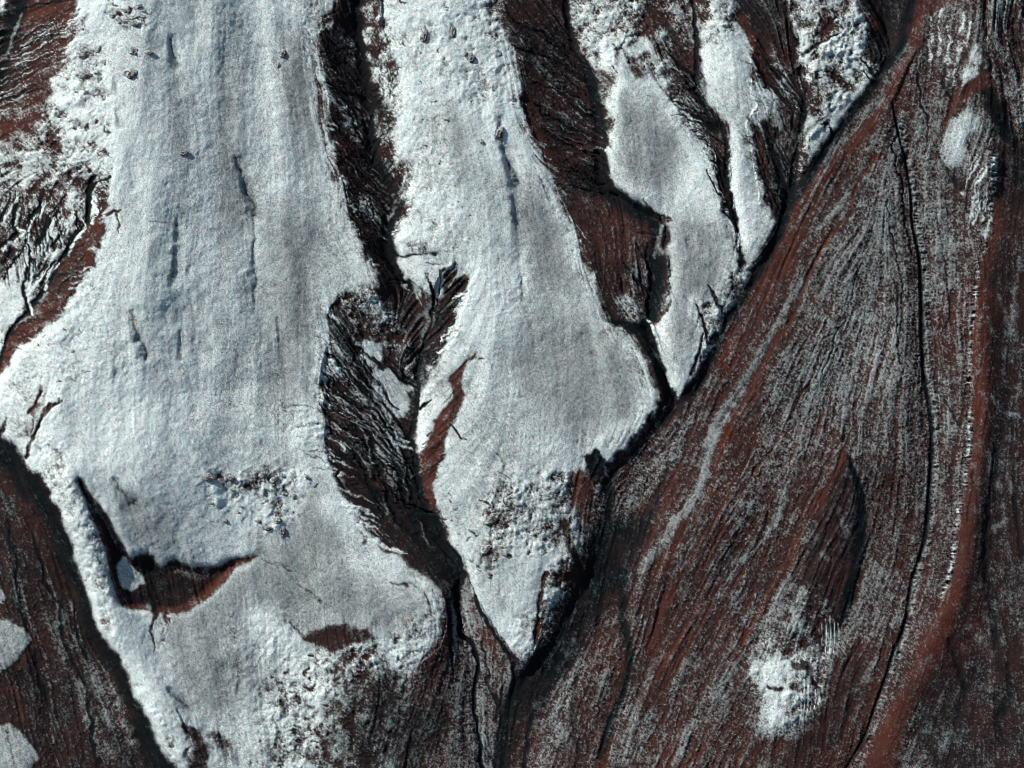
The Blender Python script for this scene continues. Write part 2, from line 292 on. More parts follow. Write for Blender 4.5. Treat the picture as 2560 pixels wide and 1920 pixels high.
for s, w in (("2100,1340 2112,1370 2125,1390", 13), ("2150,1030 2160,1055", 9), ("2175,1020 2190,1060", 8), ("2130,1150 2180,1120", 6), ("2080,1395 2090,1400", 10)): line('haze', s, w * .7, w, 0, .9, .8)
for s, w in (("2150,960 2140,1080 2130,1200 2150,1350 2165,1450", 10), ("2180,1440 2180,1500 2172,1540", 10), ("2050,1380 2070,1440 2085,1500 2070,1540", 9), ("2190,1000 2200,1120 2212,1200", 8), ("2100,1020 2097,1080 2092,1130", 3), ("2150,1500 2165,1600", 8)):
    line('dark', s, w * .5, w, .8, .8, .55)
# top right corner: dark gullied slope with frost streaks
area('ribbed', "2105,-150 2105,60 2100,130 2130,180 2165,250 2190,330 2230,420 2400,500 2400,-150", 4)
for s, w in (("2150,-10 2165,60 2180,120 2195,170 2210,220", 6), ("2185,-10 2212,60", 4), ("2140,65 2150,90 2165,120", 7), ("2120,80 2135,130 2150,170", 3)): line('apronhi', s, w * .6, w, -.6, .5, .9)
area('apronhi', "2160,190 2212,170 2260,200 2260,330 2212,300 2190,250", 5, True, .9)
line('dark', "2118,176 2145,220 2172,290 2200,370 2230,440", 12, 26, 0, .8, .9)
area('brown', "2140,300 2150,310 2160,420 2175,500 2260,560 2260,400 2190,330", 5, True, .8)
# red chevron and the bright knoll below it
area('snow', "2100,90 2108,160 2085,180 2065,190 2075,150 2085,110", 3, True, .75)
for x, y0, y1 in ((2010, 40, 130), (2030, 20, 120), (2046, 60, 170), (2060, 90, 185), (2072, 25, 110), (2083, 40, 100), (2095, 90, 160)): line('rough', np.array([[x + 6, y0], [x, (y0 + y1) / 2], [x - 4, y1]]), 2, 4, -.6, .6, .75)
line('red', "2122,176 2090,190 2062,215 2046,250 2038,285", 15, 6, 1.0, .45, 1, False)
area('snow', KNOLL_E, 8, True, .6); area('bright', "2094,228 2108,240 2092,300 2078,345 2062,340 2066,280", 8, True, .7)
for i in range(16):
    x = rng.uniform(2096, 2138); y = rng.uniform(305, 430) + (x - 2096) * 1.1; line('snow', np.array([[x, y], [x - 8, y + 20], [x - 18, y + 42]]), .9, 2.2, -.7, .6, .75)
line('dark', "2040,150 2035,190 2050,210", 6, 4, .8, .7, .7); line('dark', "2030,340 2050,375 2080,410", 3, 8, .8, .7, .6)
area('grey', "1960,235 1975,225 2000,260 1998,330 1965,300", 4, True, .5); line('apronhi', "1975,230 1990,280 2000,380 2030,470", 8, 12, 0, .8, .6)
area('apronhi', "1995,420 2060,430 2080,500 2060,600 2010,640 1990,520", 8, True, .7)

# spurs
for s in (SPUR_W, SPUR_M, SPUR_C, SPUR_E): area('snow', s, 4)
# thin and thick frost drifts, with slope shade and sunlit brightness painted in
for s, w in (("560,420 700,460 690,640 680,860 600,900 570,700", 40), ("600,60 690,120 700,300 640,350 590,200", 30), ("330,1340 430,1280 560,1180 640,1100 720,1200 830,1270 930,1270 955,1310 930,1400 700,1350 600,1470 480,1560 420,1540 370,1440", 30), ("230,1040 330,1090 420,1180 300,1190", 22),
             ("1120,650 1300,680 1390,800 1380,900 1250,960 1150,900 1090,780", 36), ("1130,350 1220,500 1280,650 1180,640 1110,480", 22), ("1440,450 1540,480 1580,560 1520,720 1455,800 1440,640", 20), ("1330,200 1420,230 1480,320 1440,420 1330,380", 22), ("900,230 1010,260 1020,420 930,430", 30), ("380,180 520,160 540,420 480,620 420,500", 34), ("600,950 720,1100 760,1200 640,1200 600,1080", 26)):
    area('shadesnow', s, w, False, .9)
for s, w in (("20,830 140,800 300,830 450,900 430,980 300,1020 150,1010 80,940", 34), ("165,-40 250,-40 245,90 200,100", 14), ("120,190 230,170 240,240 150,250", 12), ("245,270 300,280 300,400 245,420", 16), ("420,60 470,60 470,600 420,600", 22), ("560,60 590,60 610,420 570,420", 20), ("835,130 890,160 880,330 855,330", 12), ("1000,0 1050,0 1060,250 1010,250", 20), ("1000,560 1035,560 1030,700 1000,720", 8),
             ("140,1040 190,1060 240,1200 235,1300 330,1480 300,1470 200,1290", 10), ("690,1070 760,1100 780,1150 720,1130", 14), ("930,1100 990,1150 1060,1270 1060,1350 1010,1260", 12), ("1320,170 1345,170 1330,260 1318,260", 5), ("1580,280 1620,300 1640,440 1600,560 1585,480", 8), ("1140,290 1180,400 1220,470 1180,450", 10), ("520,1280 700,1440 640,1480 560,1420", 20)):
    area('bright', s, w, False, .9)
area('mottled', SPUR_F, .8)
for s in (KNOLL_A, KNOLL_B, KNOLL_C): area('thin', s, 2.0, False)
# rough, rocky places on the frost
area('rough', "235,30 310,20 330,60 290,70 240,50", 6); area('rough', "160,90 220,90 250,140 240,270 170,250 120,200", 6, True, .9)
area('rough', "640,-40 730,-40 690,40 690,150 660,130 650,40", 6, True, .8); area('rough', "830,-20 1085,-20 1125,200 1080,270 1000,230 900,150 850,120", 10, True, .55)
area('mottled', "1040,-40 1085,-40 1122,130 1128,240 1105,230 1085,150 1050,90", 6, True, .6)
area('rough', "870,150 960,250 1000,400 1000,540 900,550 860,500 890,400 850,330", 12, True, .45)
area('rough', "200,480 260,560 240,700 330,760 260,840 150,830 80,780 140,680", 12, True, .5)
area('rough', "1040,560 1120,560 1140,700 1080,720", 10, True, .35)
area('mottled', "0,850 30,790 80,790 130,850 110,880 75,950 30,950", 8, True, .35)
area('rough', "60,960 110,930 180,1040 200,1120 235,1200 245,1330 280,1440 330,1500 400,1650 380,1660 300,1480 200,1300 160,1180 110,1060", 5, True, .85)
area('mottled', "1060,1040 1180,1010 1240,1030 1218,1100 1225,1150 1190,1190 1100,1190 1040,1120", 10, True, .75)
area('rock', "1040,1080 1085,1100 1100,1180 1060,1250 1030,1200", 8, True, .6)
area('rock', "1175,1020 1240,1030 1245,1200 1260,1260 1200,1300 1168,1290 1170,1215 1215,1180 1190,1100", 6, True, .8)
area('rough', "1110,1330 1170,1300 1160,1400 1140,1442 1100,1400", 5, True, .6)
area('rough', "560,880 700,890 715,1010 690,1000 600,930", 10, True, .5)
area('mottled', "500,1340 660,1330 680,1480 560,1560 580,1660 540,1810 430,1810 400,1640 480,1560", 20, True, .25)
area('mottled', "580,1500 650,1480 700,1400 800,1370 880,1400 905,1430 890,1560 860,1810 560,1810 570,1560", 26, True, .7)
area('rock', "700,1440 800,1450 900,1440 880,1560 860,1700 700,1700 760,1600", 22, True, .6)
area('mottled', "650,1810 880,1810 880,1600 780,1620", 26, True, .6)
area('dark', "740,1440 800,1420 880,1440 905,1430 890,1560 870,1700 760,1700 720,1600 760,1520", 34, True, .45)
area('brown', "640,1365 660,1378 690,1358 730,1350 780,1360 810,1385 790,1392 750,1400 720,1412 670,1395", 3)
area('rock', "740,1400 800,1390 830,1440 790,1450 750,1430", 5, True, .8)
area('mottled', "870,1350 970,1290 975,1400 920,1470 860,1460", 22, True, .75); area('dark', "700,1500 800,1470 900,1460 880,1600 860,1720 680,1720", 30, True, .35)
# frost combed downhill along the lips of the gullies
for s, w in (("690,0 680,120 694,220 700,310 722,400 735,480 760,520 790,570 810,620", 16), ("690,660 690,740 680,800 690,860", 14), ("1095,100 1112,180 1120,250 1145,300", 14), ("1160,330 1180,400 1215,460 1245,530 1275,590 1300,650 1310,690 1350,725 1385,780 1410,830", 17),
             ("1425,140 1440,200 1480,290 1530,350 1550,430 1575,510 1600,560", 10), ("1330,150 1325,250 1305,330", 6), ("1250,960 1300,960 1350,930 1400,880", 14), ("930,1290 955,1330 940,1400", 20), ("1500,640 1520,720 1490,800 1465,850", 12)):
    line('hatch', s, w, w, 0, .9, .75, True)
# scar on the western spur, shade under its upper lip painted dark
area('brown', SCAR, 3, False); area('dark', SCAR, 8, False, .35); area('dark', "165,1027 180,1030 200,1070 225,1107 250,1150 272,1187 287,1212 300,1222 320,1208 350,1235 340,1260 300,1230 262,1205 240,1170 215,1115 190,1075", 2, False, .55)
line('red', "550,1200 510,1218 480,1250 440,1285 405,1312", 3, 9, 0, .6, .95, False, wm=9); line('red', "190,1090 215,1150 238,1205 250,1260 270,1305 300,1308 330,1312 380,1318", 3, 7, 0, .6, .7, False)
area('snow', "270,1203 282,1220 305,1240 314,1262 300,1262 282,1275 263,1267 257,1245 260,1220", 2.5, False, .95)
line('haze', "365,1228 400,1232 430,1245 445,1235", 6, 12, -.8, .8, 1, False); line('dark', "330,1205 332,1260 335,1320", 6, 7, .5, .8, .7, False)
line('brown', "331,1310 331,1360 333,1415", 6, 1.2, .8, .5, .9); line('mottled', "360,1325 357,1360 352,1400", 9, 5, .4, .8, .6)

# ---- bare gullies, shade of walls and beds partly painted dark
area('ribbed', GULLY_NW, 4.5); area('red', "60,20 172,-20 178,60 150,140 110,190 95,230 20,240 10,190 70,150 40,110", 8, True, .7)
line('dark', "60,-40 30,60 8,130 -5,200", 24, 9, 0, .5, .9, False); line('grey', "52,30 35,62 20,100 12,125", 3, 5, -.4, .5, .9)
area('rough', "-60,-60 15,-20 10,25 -60,40", 3)
for s in ("40,105 90,88 140,80", "10,185 60,160 75,148", "30,30 100,12 170,2", "0,215 40,210 90,200"): line('dark', s, 3, 1.5, 1.2, .5, .85)
area('mottled', GULLY_W, 3); area('rock', "-150,255 60,245 105,225 120,260 170,300 150,350 80,340 -150,330", 9, True, .8)
area('red', "-150,240 60,240 100,225 80,270 40,310 -150,300", 9, True, .6)
area('rough', "110,240 200,280 235,330 235,380 180,360 140,300", 9, True, .8)
area('ribfrost', "-150,350 100,360 230,385 225,430 195,470 150,530 110,600 65,660 50,640 60,520 -150,620", 9, True, .9)
area('rough', "120,400 180,415 160,470 130,520 100,560 90,500", 9, True, .7)
area('red', "234,430 228,470 214,525 205,570 185,595 165,620 150,640 135,668 110,695 70,748 37,778 12,815 -10,840 0,805 10,770 22,735 65,668 107,610 120,590 150,530 192,468 215,455", 2, True, .9)
area('ribbed', "150,560 190,575 165,620 120,650 110,620", 5, True, .6)
area('snow', "-150,640 0,607 47,565 62,515 68,552 50,625 42,665 22,697 0,720 -150,740", 2); area('rough', "-150,730 0,722 20,735 8,790 -150,800", 2)
line('red', "80,485 45,510 5,560 -30,600", 9, 7, 0, .5, .8); area('ribbed', "-60,470 30,500 20,560 -10,600 -60,620", 6, True, .7)
area('grey', "105,627 92,630 74,645 66,656 76,658 92,648 102,638", 1); area('snow', "70,1000 72,1000 71,1001")
line('dark', "205,385 197,415 192,468 150,530 120,590 107,610 66,665 26,712 22,736 10,770 -5,815 -30,860", 6, 5, 2.5, .5, .95, wm=5)
for s in ("40,420 35,480 45,520", "100,410 75,460 62,500", "130,500 110,530", "47,630 55,655 62,672", "240,382 215,395 200,415", "165,510 160,480 168,450", "90,420 65,480", "60,530 62,570 55,610", "5,600 30,560 60,520", "150,420 110,480"):
    line('dark', s, 1.5, 2.6, 1.5, .5, .9)
for s in ("87,427 62,477 37,502 0,535", "35,447 32,477 40,490", "130,440 105,470 95,500", "160,460 170,485 150,515 140,545", "195,415 197,440 185,482", "67,555 55,590 45,622 60,665", "100,565 75,595 65,615", "20,420 15,450 0,470", "110,470 100,500 80,530", "125,560 100,590 85,620"): line('dark', s, 2, 4.5, 1.4, .6, .95); line('bright', pts(s) + np.array([9, 7]), 1.5, 4, -.8, .8, .8, True)
line('brown', "215,465 240,460 262,458", 5, 3, 1.2, .5, .9); line('brown', "252,465 256,490 258,512", 3, .8, .8, .6, .8)
line('ribbed', "130,865 115,875 100,885 85,930 70,960 64,985", 2, 5, 2, .5, .95); line('brown', "137,868 115,875 98,895", 2, 4, 1, .5, .9); line('dark', "95,845 85,870 72,890", 1.5, 4, 1.5, .5, .8)
line('dark', "18,900 5,930", 3, 4, 1, .5, .6); line('red', "100,838 85,870 72,930", 3, 3, 1, .5, .7)

# first central gully
area('ribbed', GULLY_A, 4.5); area('dark', GULLY_A, 12, True, .5); area('mottled', "826,-40 830,30 850,120 855,165 848,210 845,280 852,330 884,370 890,400 880,430 845,420 830,360 815,280 812,200 805,130 790,80 800,-40", 4, True, .7)
area('rough', "780,60 812,50 818,90 790,100", 2); area('snow', "776,112 800,118 806,150 795,130 780,125", 1.2, True, .8); area('rough', "795,150 845,165 830,200 812,230 805,190", 3, True, .7)
area('ribfrost', "720,220 770,240 790,310 770,320 735,260", 4, True, .8); area('ribfrost', "770,415 800,440 830,480 800,480 770,440", 3, True, .9); area('rough', "695,45 725,35 728,60 710,75", 2)
area('ribfrost', "740,50 780,120 760,140 735,90", 3, True, .7)
V2 = "782,-60 774,30 775,90 783,160 790,200 794,240 800,290 806,340 815,370 825,400 838,440 842,480 836,520 850,560 868,600 900,635"
line('dark', V2, 10, 16, 2.5, .5, .95); line('grey', "808,240 815,265 818,290", 5, 7, 0, .5, .6); line('grey', "838,420 848,440 836,475", 3, 5, 0, .5, .7)
line('dark', "706,180 730,200 760,212 785,222", 4, 10, 3, .5, .95); area('dark', "790,525 815,500 845,510 862,560 880,600 900,640 840,632 820,600", 5, True, .6); area('snow', "856,552 880,558 950,560 1000,560 1010,600 960,590 940,620 905,612 880,600 866,580", 1.5)
line('dark', "850,545 880,555 920,556 948,552", 2, 4, 1.2, .5, .85); area('mottled', "860,500 900,520 950,545 940,560 880,552", 4, True, .8); line('dark', "930,578 960,573", 2, 1.5, 1, .5, .8)
# second half of it
area('ribbed', GULLY_A2, 4.5); area('dark', GULLY_A2, 14, True, .35); area('rock', "740,650 830,650 880,700 890,760 860,770 800,740 760,700", 8, True, .7); area('mottled', "735,640 830,640 840,690 760,690", 6, True, .6)
area('snow', "783,735 823,740 830,757 825,790 803,790 788,770 778,750", 1.5, True, .95); area('snow', "815,795 853,805 880,830 890,832 885,867 868,892 853,907 828,892 820,867 812,830", 1.2, True, .95)
area('snow', "985,740 1010,670 1030,700 1022,765 990,830 980,850 940,862 935,905 928,952 910,965 897,920 908,860 940,805", 1.5, True, .9)
area('snow', "925,598 945,590 960,600 965,640 945,640 930,630", 2, True, .7); area('grey', "930,640 955,640 940,680 925,720 915,760 905,740 915,690", 4, True, .6)
area('ribfrost', "700,780 760,800 850,920 860,1000 840,1010 790,930 730,860", 5, True, .8); area('ribfrost', "840,750 900,780 900,830 870,800 830,780", 4, True, .6)
area('brown', "705,940 740,960 770,1010 800,1080 870,1150 950,1210 990,1290 970,1300 920,1225 830,1181 740,1080 712,1010", 5, True, .9)
area('dark', "870,1100 910,1060 930,1100 985,1200 1000,1250 985,1290 940,1210 890,1160", 6, True, .7)
for s, w in (("720,850 750,880 800,930 815,950 830,990 838,1020 838,1050", 5), ("800,900 830,940 845,980 860,1010 870,1040 885,1070", 6), ("830,1000 825,1060 840,1100", 3), ("870,930 880,950 890,975", 6), ("870,1000 878,1040 888,1080", 3), ("770,880 810,920 840,960", 4), ("880,1090 905,1130 925,1180", 3), ("770,970 790,1000 800,1030", 4), ("730,1020 745,1060", 4)): line('grey', s, w * .5, w, -1.0, .7, .75)
for s in ("708,682 725,700 745,725 770,750 800,770 830,800", "704,745 735,785 770,815 800,850", "700,810 730,850 775,880 810,905 850,960", "690,870 715,900 740,920 790,960 830,1010", "840,775 870,800 890,815 905,830", "958,590 950,625 945,660 930,700 915,760 905,800", "1012,625 985,640 960,670 945,690", "930,600 938,640 945,670", "760,830 800,865 845,920 880,990 900,1060"):
    line('dark', s, 1.5, 4.5, 2.2, .5, .9)
line('dark', "905,800 902,850 895,900 885,935 893,960 895,1000 905,1060 920,1100 950,1150 985,1200 992,1240 985,1290 990,1340", 4, 6, 2.5, .5, .95)
line('dark', "820,900 850,930 880,950 893,975", 5, 5, 2, .5, .9)
for s, w in (("708,837 718,880 758,895 798,935 805,980 823,1030 835,1067 870,1120 920,1180", 6), ("728,845 758,880 790,912 823,950 843,985 860,1042 878,1080 900,1130", 7), ("803,880 835,912 873,930 885,965 898,992", 7), ("840,970 865,990 893,992", 5), ("878,1005 883,1055 903,1100 928,1142 965,1190 985,1240", 9), ("715,900 722,940 740,960", 4), ("760,970 780,1000 800,1060 830,1110", 5), ("715,930 718,980 730,1040 745,1070", 3),
             ("710,770 740,800 762,830", 4), ("700,800 735,840 770,870 800,890", 4), ("745,715 760,740 775,760", 4), ("830,785 862,812 880,822 900,838", 4), ("880,745 900,770 905,800", 4), ("925,600 935,625 940,650 935,680", 3)): line('dark', s, w * .4, w, 1.6, .6, .95)
area('dark', "715,960 770,980 800,1040 850,1120 930,1200 980,1260 950,1250 880,1190 800,1140 745,1075", 8, True, .5)
for s, w in (("810,935 830,965 845,1000 852,1040", 4), ("760,905 785,930 795,960 805,1000", 3), ("850,945 862,965 870,990", 5), ("740,860 770,885 790,900", 3)): line('thin', s, w * .5, w, -1, .6, .8); line('dark', "905,885 920,875 932,865", 3, 1.5, 1, .5, .9)
area('red', "1020,760 1012,790 996,830 1000,862 978,912 968,967 955,1005 956,1040 938,1067 928,1107 916,1080 909,1005 903,985 928,955 938,905 968,880 975,830 1000,785", 1.5, True, .97)
for s in ("958,960 930,985", "960,905 975,895 988,862", "950,1010 925,1020", "985,840 960,870"): line('dark', s, 1.2, 1.6, .8, .5, .6)
line('brown', "1028,774 1040,774", 2, 2, .6, .5, .9); line('brown', "975,915 990,935 995,945 1010,948", 2, 2, .8, .5, .9)
# lower channel under the gully
area('apron', LOW_GULLY, 3); area('apronhi', LOW_GULLY, 6, True, .35)
area('apronlow', "890,1470 950,1400 970,1380 980,1480 960,1560 900,1700 860,1700", 8, True, .9); area('dark', "880,1560 960,1500 970,1560 920,1640 880,1720 850,1700", 14, True, .5)
area('apronhi', "1000,1260 1025,1310 1040,1390 1070,1500 1060,1560 1030,1440 1005,1360", 3, True, .95); area('red', "1040,1320 1070,1380 1085,1440 1060,1420 1045,1370", 4, True, .7)
line('dark', "1000,1240 988,1300 995,1340 1000,1372 1022,1395 1030,1420 1033,1460 1028,1500 1028,1545 1038,1590 1040,1640 1055,1700", 7, 5, 2.5, .4, 1, wm=4.5)
line('dark', "970,1300 975,1370 978,1420 980,1460", 7, 3, 1.5, .5, .9); line('dark', "1030,1280 1055,1340 1080,1390 1105,1430 1112,1470", 5, 6, 1.5, .5, .9)
for s in ("1048,1400 1060,1480 1085,1540 1080,1600", "1055,1590 1065,1630 1080,1680", "1090,1480 1075,1560"): line('dark', s, 3, 4, 1.2, .6, .8)
line('grey', "1050,1590 1060,1625", 3, 4, -.6, .5, .9); line('grey', "1036,1540 1045,1600 1052,1650", 2, 3, -.6, .6, .7); line('red', "960,1340 975,1420", 4, 5, 0, .7, .5)

# second central gully
area('ribbed', GULLY_B, 4.5); area('dark', "1100,0 1230,60 1280,180 1300,330 1260,360 1180,300 1140,200", 14, True, .4); area('brown', "1122,130 1126,180 1131,240 1151,280 1170,330 1186,380 1203,420 1232,470 1256,520 1268,560 1292,590 1310,640 1312,672 1350,700 1370,690 1330,600 1400,560 1420,500 1390,470 1330,440 1290,410 1260,370 1200,330 1160,250 1140,180", 3, True, .95)
area('red', "1140,200 1160,260 1200,350 1260,420 1330,460 1390,510 1380,560 1310,560 1270,540 1230,460 1190,380 1150,290", 8, True, .45)
area('mottled', "1230,-60 1395,-60 1400,60 1350,100 1330,112 1320,180 1300,160 1250,130 1220,60", 5, True, .95); area('rock', "1300,-60 1395,-60 1400,60 1340,80 1290,50", 7, True, .7); area('brown', "1085,-80 1200,-80 1230,20 1200,40 1130,30 1100,50", 5, True, .8)
area('rough', "1250,105 1320,110 1325,140 1300,165 1255,130", 4, True, .7); area('grey', "1282,165 1312,175 1305,230 1300,290 1290,220", 3, True, .6)
area('rock', "1340,110 1420,110 1435,170 1420,175 1395,150 1370,150 1345,120", 4, True, .85); area('brown', "1360,145 1390,142 1400,160 1380,165", 3, True, .9)
V3 = "1215,-60 1228,40 1240,110 1262,140 1285,200 1295,270 1292,320 1296,370 1310,410 1340,432 1380,455 1412,480 1420,520 1422,580 1420,630 1408,680 1400,710 1420,760 1445,830 1452,872"
line('dark', V3, 6, 12, 3, .5, .95, wm=19); line('grey', "1422,490 1416,520 1418,560", 5, 3, 0, .5, .7); line('grey', "1408,600 1410,620", 5, 5, 0, .5, .7)
line('snow', "1400,690 1408,700 1420,740 1440,790 1455,830", 2, 7, -.5, .4, .9)
area('dark', "1330,668 1352,690 1390,700 1415,745 1440,800 1452,870 1440,860 1420,800 1400,765 1368,718 1340,702", 2, True, .85)
area('ribfrost', "1330,640 1370,630 1400,680 1390,700 1350,680", 4, True, .8); area('ribfrost', "1240,330 1290,360 1270,340 1250,300", 3, True, .6); area('ribfrost', "1160,150 1250,230 1280,290 1240,270 1180,210", 10, True, .55)
for x0 in range(8): line('haze', np.array([[1290 + x0 * 11, 450 + x0 * 4], [1298 + x0 * 11, 520], [1306 + x0 * 11, 580 + x0 * 3], [1308 + x0 * 11, 640]]), 1.0, 1.2, -.3, .6, .7)
for s in ("1160,230 1190,255 1230,280 1265,300", "1150,180 1200,200 1240,230 1280,260", "1170,270 1230,320 1290,340", "1310,420 1360,440 1400,470", "1345,560 1370,600 1400,640 1408,680", "1370,530 1395,570 1410,620", "1100,30 1150,60 1200,80 1240,100", "1110,100 1160,120 1220,150 1270,180", "1395,530 1400,590 1405,650", "1400,700 1420,690 1445,650"):
    line('dark', s, 2, 5, 2.0, .5, .85)
for s in ("1345,205 1345,200", "1445,475 1445,470"): pass
line('brown', "1405,470 1420,480 1440,475", 3, 5, .6, .5, .8); line('red', "1440,655 1430,680 1415,695", 3, 5, 0, .6, .8); line('dark', "1400,430 1412,460 1432,472", 2, 2, 1, .5, .8)
# third: narrow gully beside the eastern spurs
area('ribbed', GULLY_C, 4.5); area('rock', "1385,-60 1520,-60 1510,60 1500,120 1450,110 1400,60", 6, True, .7); area('grey', "1480,20 1515,0 1510,100 1505,170 1490,110", 4, True, .55)
V4 = "1490,-60 1500,60 1505,110 1500,150 1508,200 1530,240 1555,275 1568,320 1570,380 1578,440 1590,510 1608,575"
line('dark', V4, 5, 6, 2.5, .5, .9); line('brown', "1400,20 1440,60 1470,110 1490,150", 10, 8, 1, .6, .9); line('dark', "1450,210 1480,245 1520,270 1550,285", 5, 9, 2, .5, .9)
for s in ("1500,300 1530,330 1560,360", "1520,370 1540,400 1555,430", "1540,400 1560,440 1575,470", "1560,470 1580,500", "1440,110 1470,150 1500,180"): line('dark', s, 2, 4, 1.5, .5, .9)
area('ribfrost', "1455,190 1480,200 1520,250 1490,240", 3, True, .8)
area('mottled', "1512,0 1570,-20 1590,45 1570,90 1510,110", 4, True, .8); area('rock', "1540,10 1575,10 1585,45 1550,45", 4, True, .7)
line('dark', "1680,270 1690,275", 1, 1, 0)
# fourth gully, dark
area('dark', GULLY_D, 4.5); area('ribbed', GULLY_D, 3, True, .6); area('ribfrost', "1660,100 1700,120 1725,200 1715,260 1680,200", 4, True, .7)
area('snow', "1625,200 1640,190 1660,220 1680,225 1650,260 1620,270", 2, True, .85); area('apronhi', "1640,225 1700,240 1715,290 1690,300 1660,270", 4, True, .7)
line('snow', "1612,270 1622,330 1634,390 1643,440 1660,460", 7, 10, 0, .4, .8); area('grey', "1668,300 1700,310 1705,400 1680,370", 5, True, .75)
line('dark', "1725,150 1732,220 1730,290 1718,340 1706,400 1695,455", 5, 8, 2.5, .5, .95); line('dark', "1665,310 1680,360 1695,420", 3, 9, 2, .5, .9); line('red', "1630,280 1645,330 1660,400 1672,440", 4, 9, .5, .6, .8)
line('red', "1600,40 1625,90 1640,140", 10, 8, 1, .6, .8); area('ribfrost', "1625,110 1655,150 1660,200 1630,190", 4, True, .5)
# eastern frosted spur with rock bands
area('snow', "1720,0 1850,0 1840,20 1780,30 1740,20", 6, True, .5); area('snow', "1790,255 1860,185 1885,165 1880,195 1850,228 1812,272 1770,330 1740,370 1750,330", 3, True, .85)
area('rock', "1740,160 1800,150 1800,190 1770,240 1735,270", 6, True, .6); line('dark', "1740,125 1770,95 1815,75", 4, 2, 1.5, .5, .8); line('brown', "1725,320 1745,280 1790,240", 6, 4, .6, .6, .6)
for s in ("1868,125 1885,150 1893,165", "1870,155 1885,175", "1790,270 1805,295", "1700,60 1725,100"): line('dark', s, 2, 4, 1, .5, .9)
area('dark', GULLY_E, 2); area('ribbed', GULLY_E, 4, True, .4); line('red', "1850,10 1870,40 1890,60", 5, 8, .5, .7, .8); line('apronhi', "1865,35 1875,60 1880,85", 3, 2, 0, .6, .7)
# trunk channel at the foot of all the spurs, their shade painted dark
line('dark', TRUNK, 9, 13, 2.0, .8, .95, wm=12, k=8); line('dark', "1690,450 1685,490 1660,540 1630,580", 14, 10, 1, .6, .9)
line('grey', "1640,560 1600,600 1570,650 1555,680", 5, 6, 0, .5, .7); area('mottled', "1580,600 1640,560 1600,640 1560,690 1520,780 1500,800 1530,700 1510,640 1545,640", 4, True, .7)
for s in ("1508,650 1520,690 1530,740 1545,720", "1530,620 1545,640 1560,660", "1515,720 1510,760 1490,810"): line('dark', s, 2, 6, 1.5, .5, .85)
for x, y, r in ((1372, 940, 12), (1346, 985, 9), (1394, 915, 7), (1450, 870, 9), (1318, 1000, 9)): line('red', np.array([[x, y], [x + r, y + r * .8]]), r * .5, r * .7, 1.5, .5, .9)
area('dark', "1262,985 1280,972 1304,985 1318,1005 1300,1020 1275,1010", 2, True, .8); area('red', "1240,1035 1262,1015 1290,1020 1285,1100 1270,1150 1255,1130 1236,1090", 3, True, .95); area('dark', "1275,1010 1310,1010 1312,1040 1285,1045", 3, True, .5)
area('apronhi', "1290,1030 1312,1050 1310,1120 1290,1180 1265,1170 1285,1100", 4, True, .75); line('grey', "1292,985 1305,1010 1315,1025", 2, 3, -.5, .5, .8)
line('brown', "1215,1130 1230,1180 1250,1220", 8, 8, 1, .5, .8); area('snow', "1225,1120 1240,1180 1262,1205 1250,1160", 2, True, .5)
area('rock', "1170,1240 1230,1235 1215,1320 1170,1400 1165,1330", 5, True, .7); line('brown', "1170,1240 1168,1300 1160,1390", 3, 4, 1.5, .4, .9, False)
area('dark', "1240,1190 1330,1120 1420,1120 1380,1230 1300,1330 1230,1450 1140,1560 1110,1700 1060,1700 1100,1500 1180,1400 1225,1290", 20, True, .8)
for p, kind in (("1403,888 1416,890 1418,905 1413,925 1405,910", 'dark'), ("1371,936 1386,918 1398,928 1390,945 1376,952", 'brown'), ("1350,958 1362,940 1373,955 1366,978 1356,985", 'brown'), ("1326,978 1345,972 1358,978 1355,1000 1330,1010", 'brown'), ("1264,982 1283,970 1306,988 1303,1010 1278,1024", 'dark'), ("1425,868 1436,860 1440,880 1428,892", 'dark')):
    area(kind, p, 1.5, True, .9, -1.5)
line('dark', "1308,662 1330,692 1370,708 1400,722 1422,772 1446,842", 5, 7, 1.5, .5, .95, wm=10)
# open channel crossing the fan
line('dark', CHAN, 2.2, 2.2, 3.0, .7, 1, 2, wm=5.5, k=8); line('dark', "1927,235 1930,290 1935,340 1950,400 1958,460 1966,520 1972,560", 2.2, 2.2, 2, .5, .9); line('dark', "1978,160 1985,230 1998,270 1999,330", 3, 1.5, 1.5, .5, .85)
line('dark', "1922,430 1926,480 1930,540 1935,570", 2, 2, 1.5, .6, .85); line('dark', "1928,560 1942,600 1944,660", 2, 2, 1.5, .6, .85); line('dark', "1930,620 1938,680 1945,720 1950,780", 2, 3, 1.5, .6, .8)
line('dark', "2020,470 2030,520 2045,620 2040,700", 2, 3, 1, .7, .7); line('dark', "2035,865 2060,900 2075,925", 3, 3, 1, .6, .7)

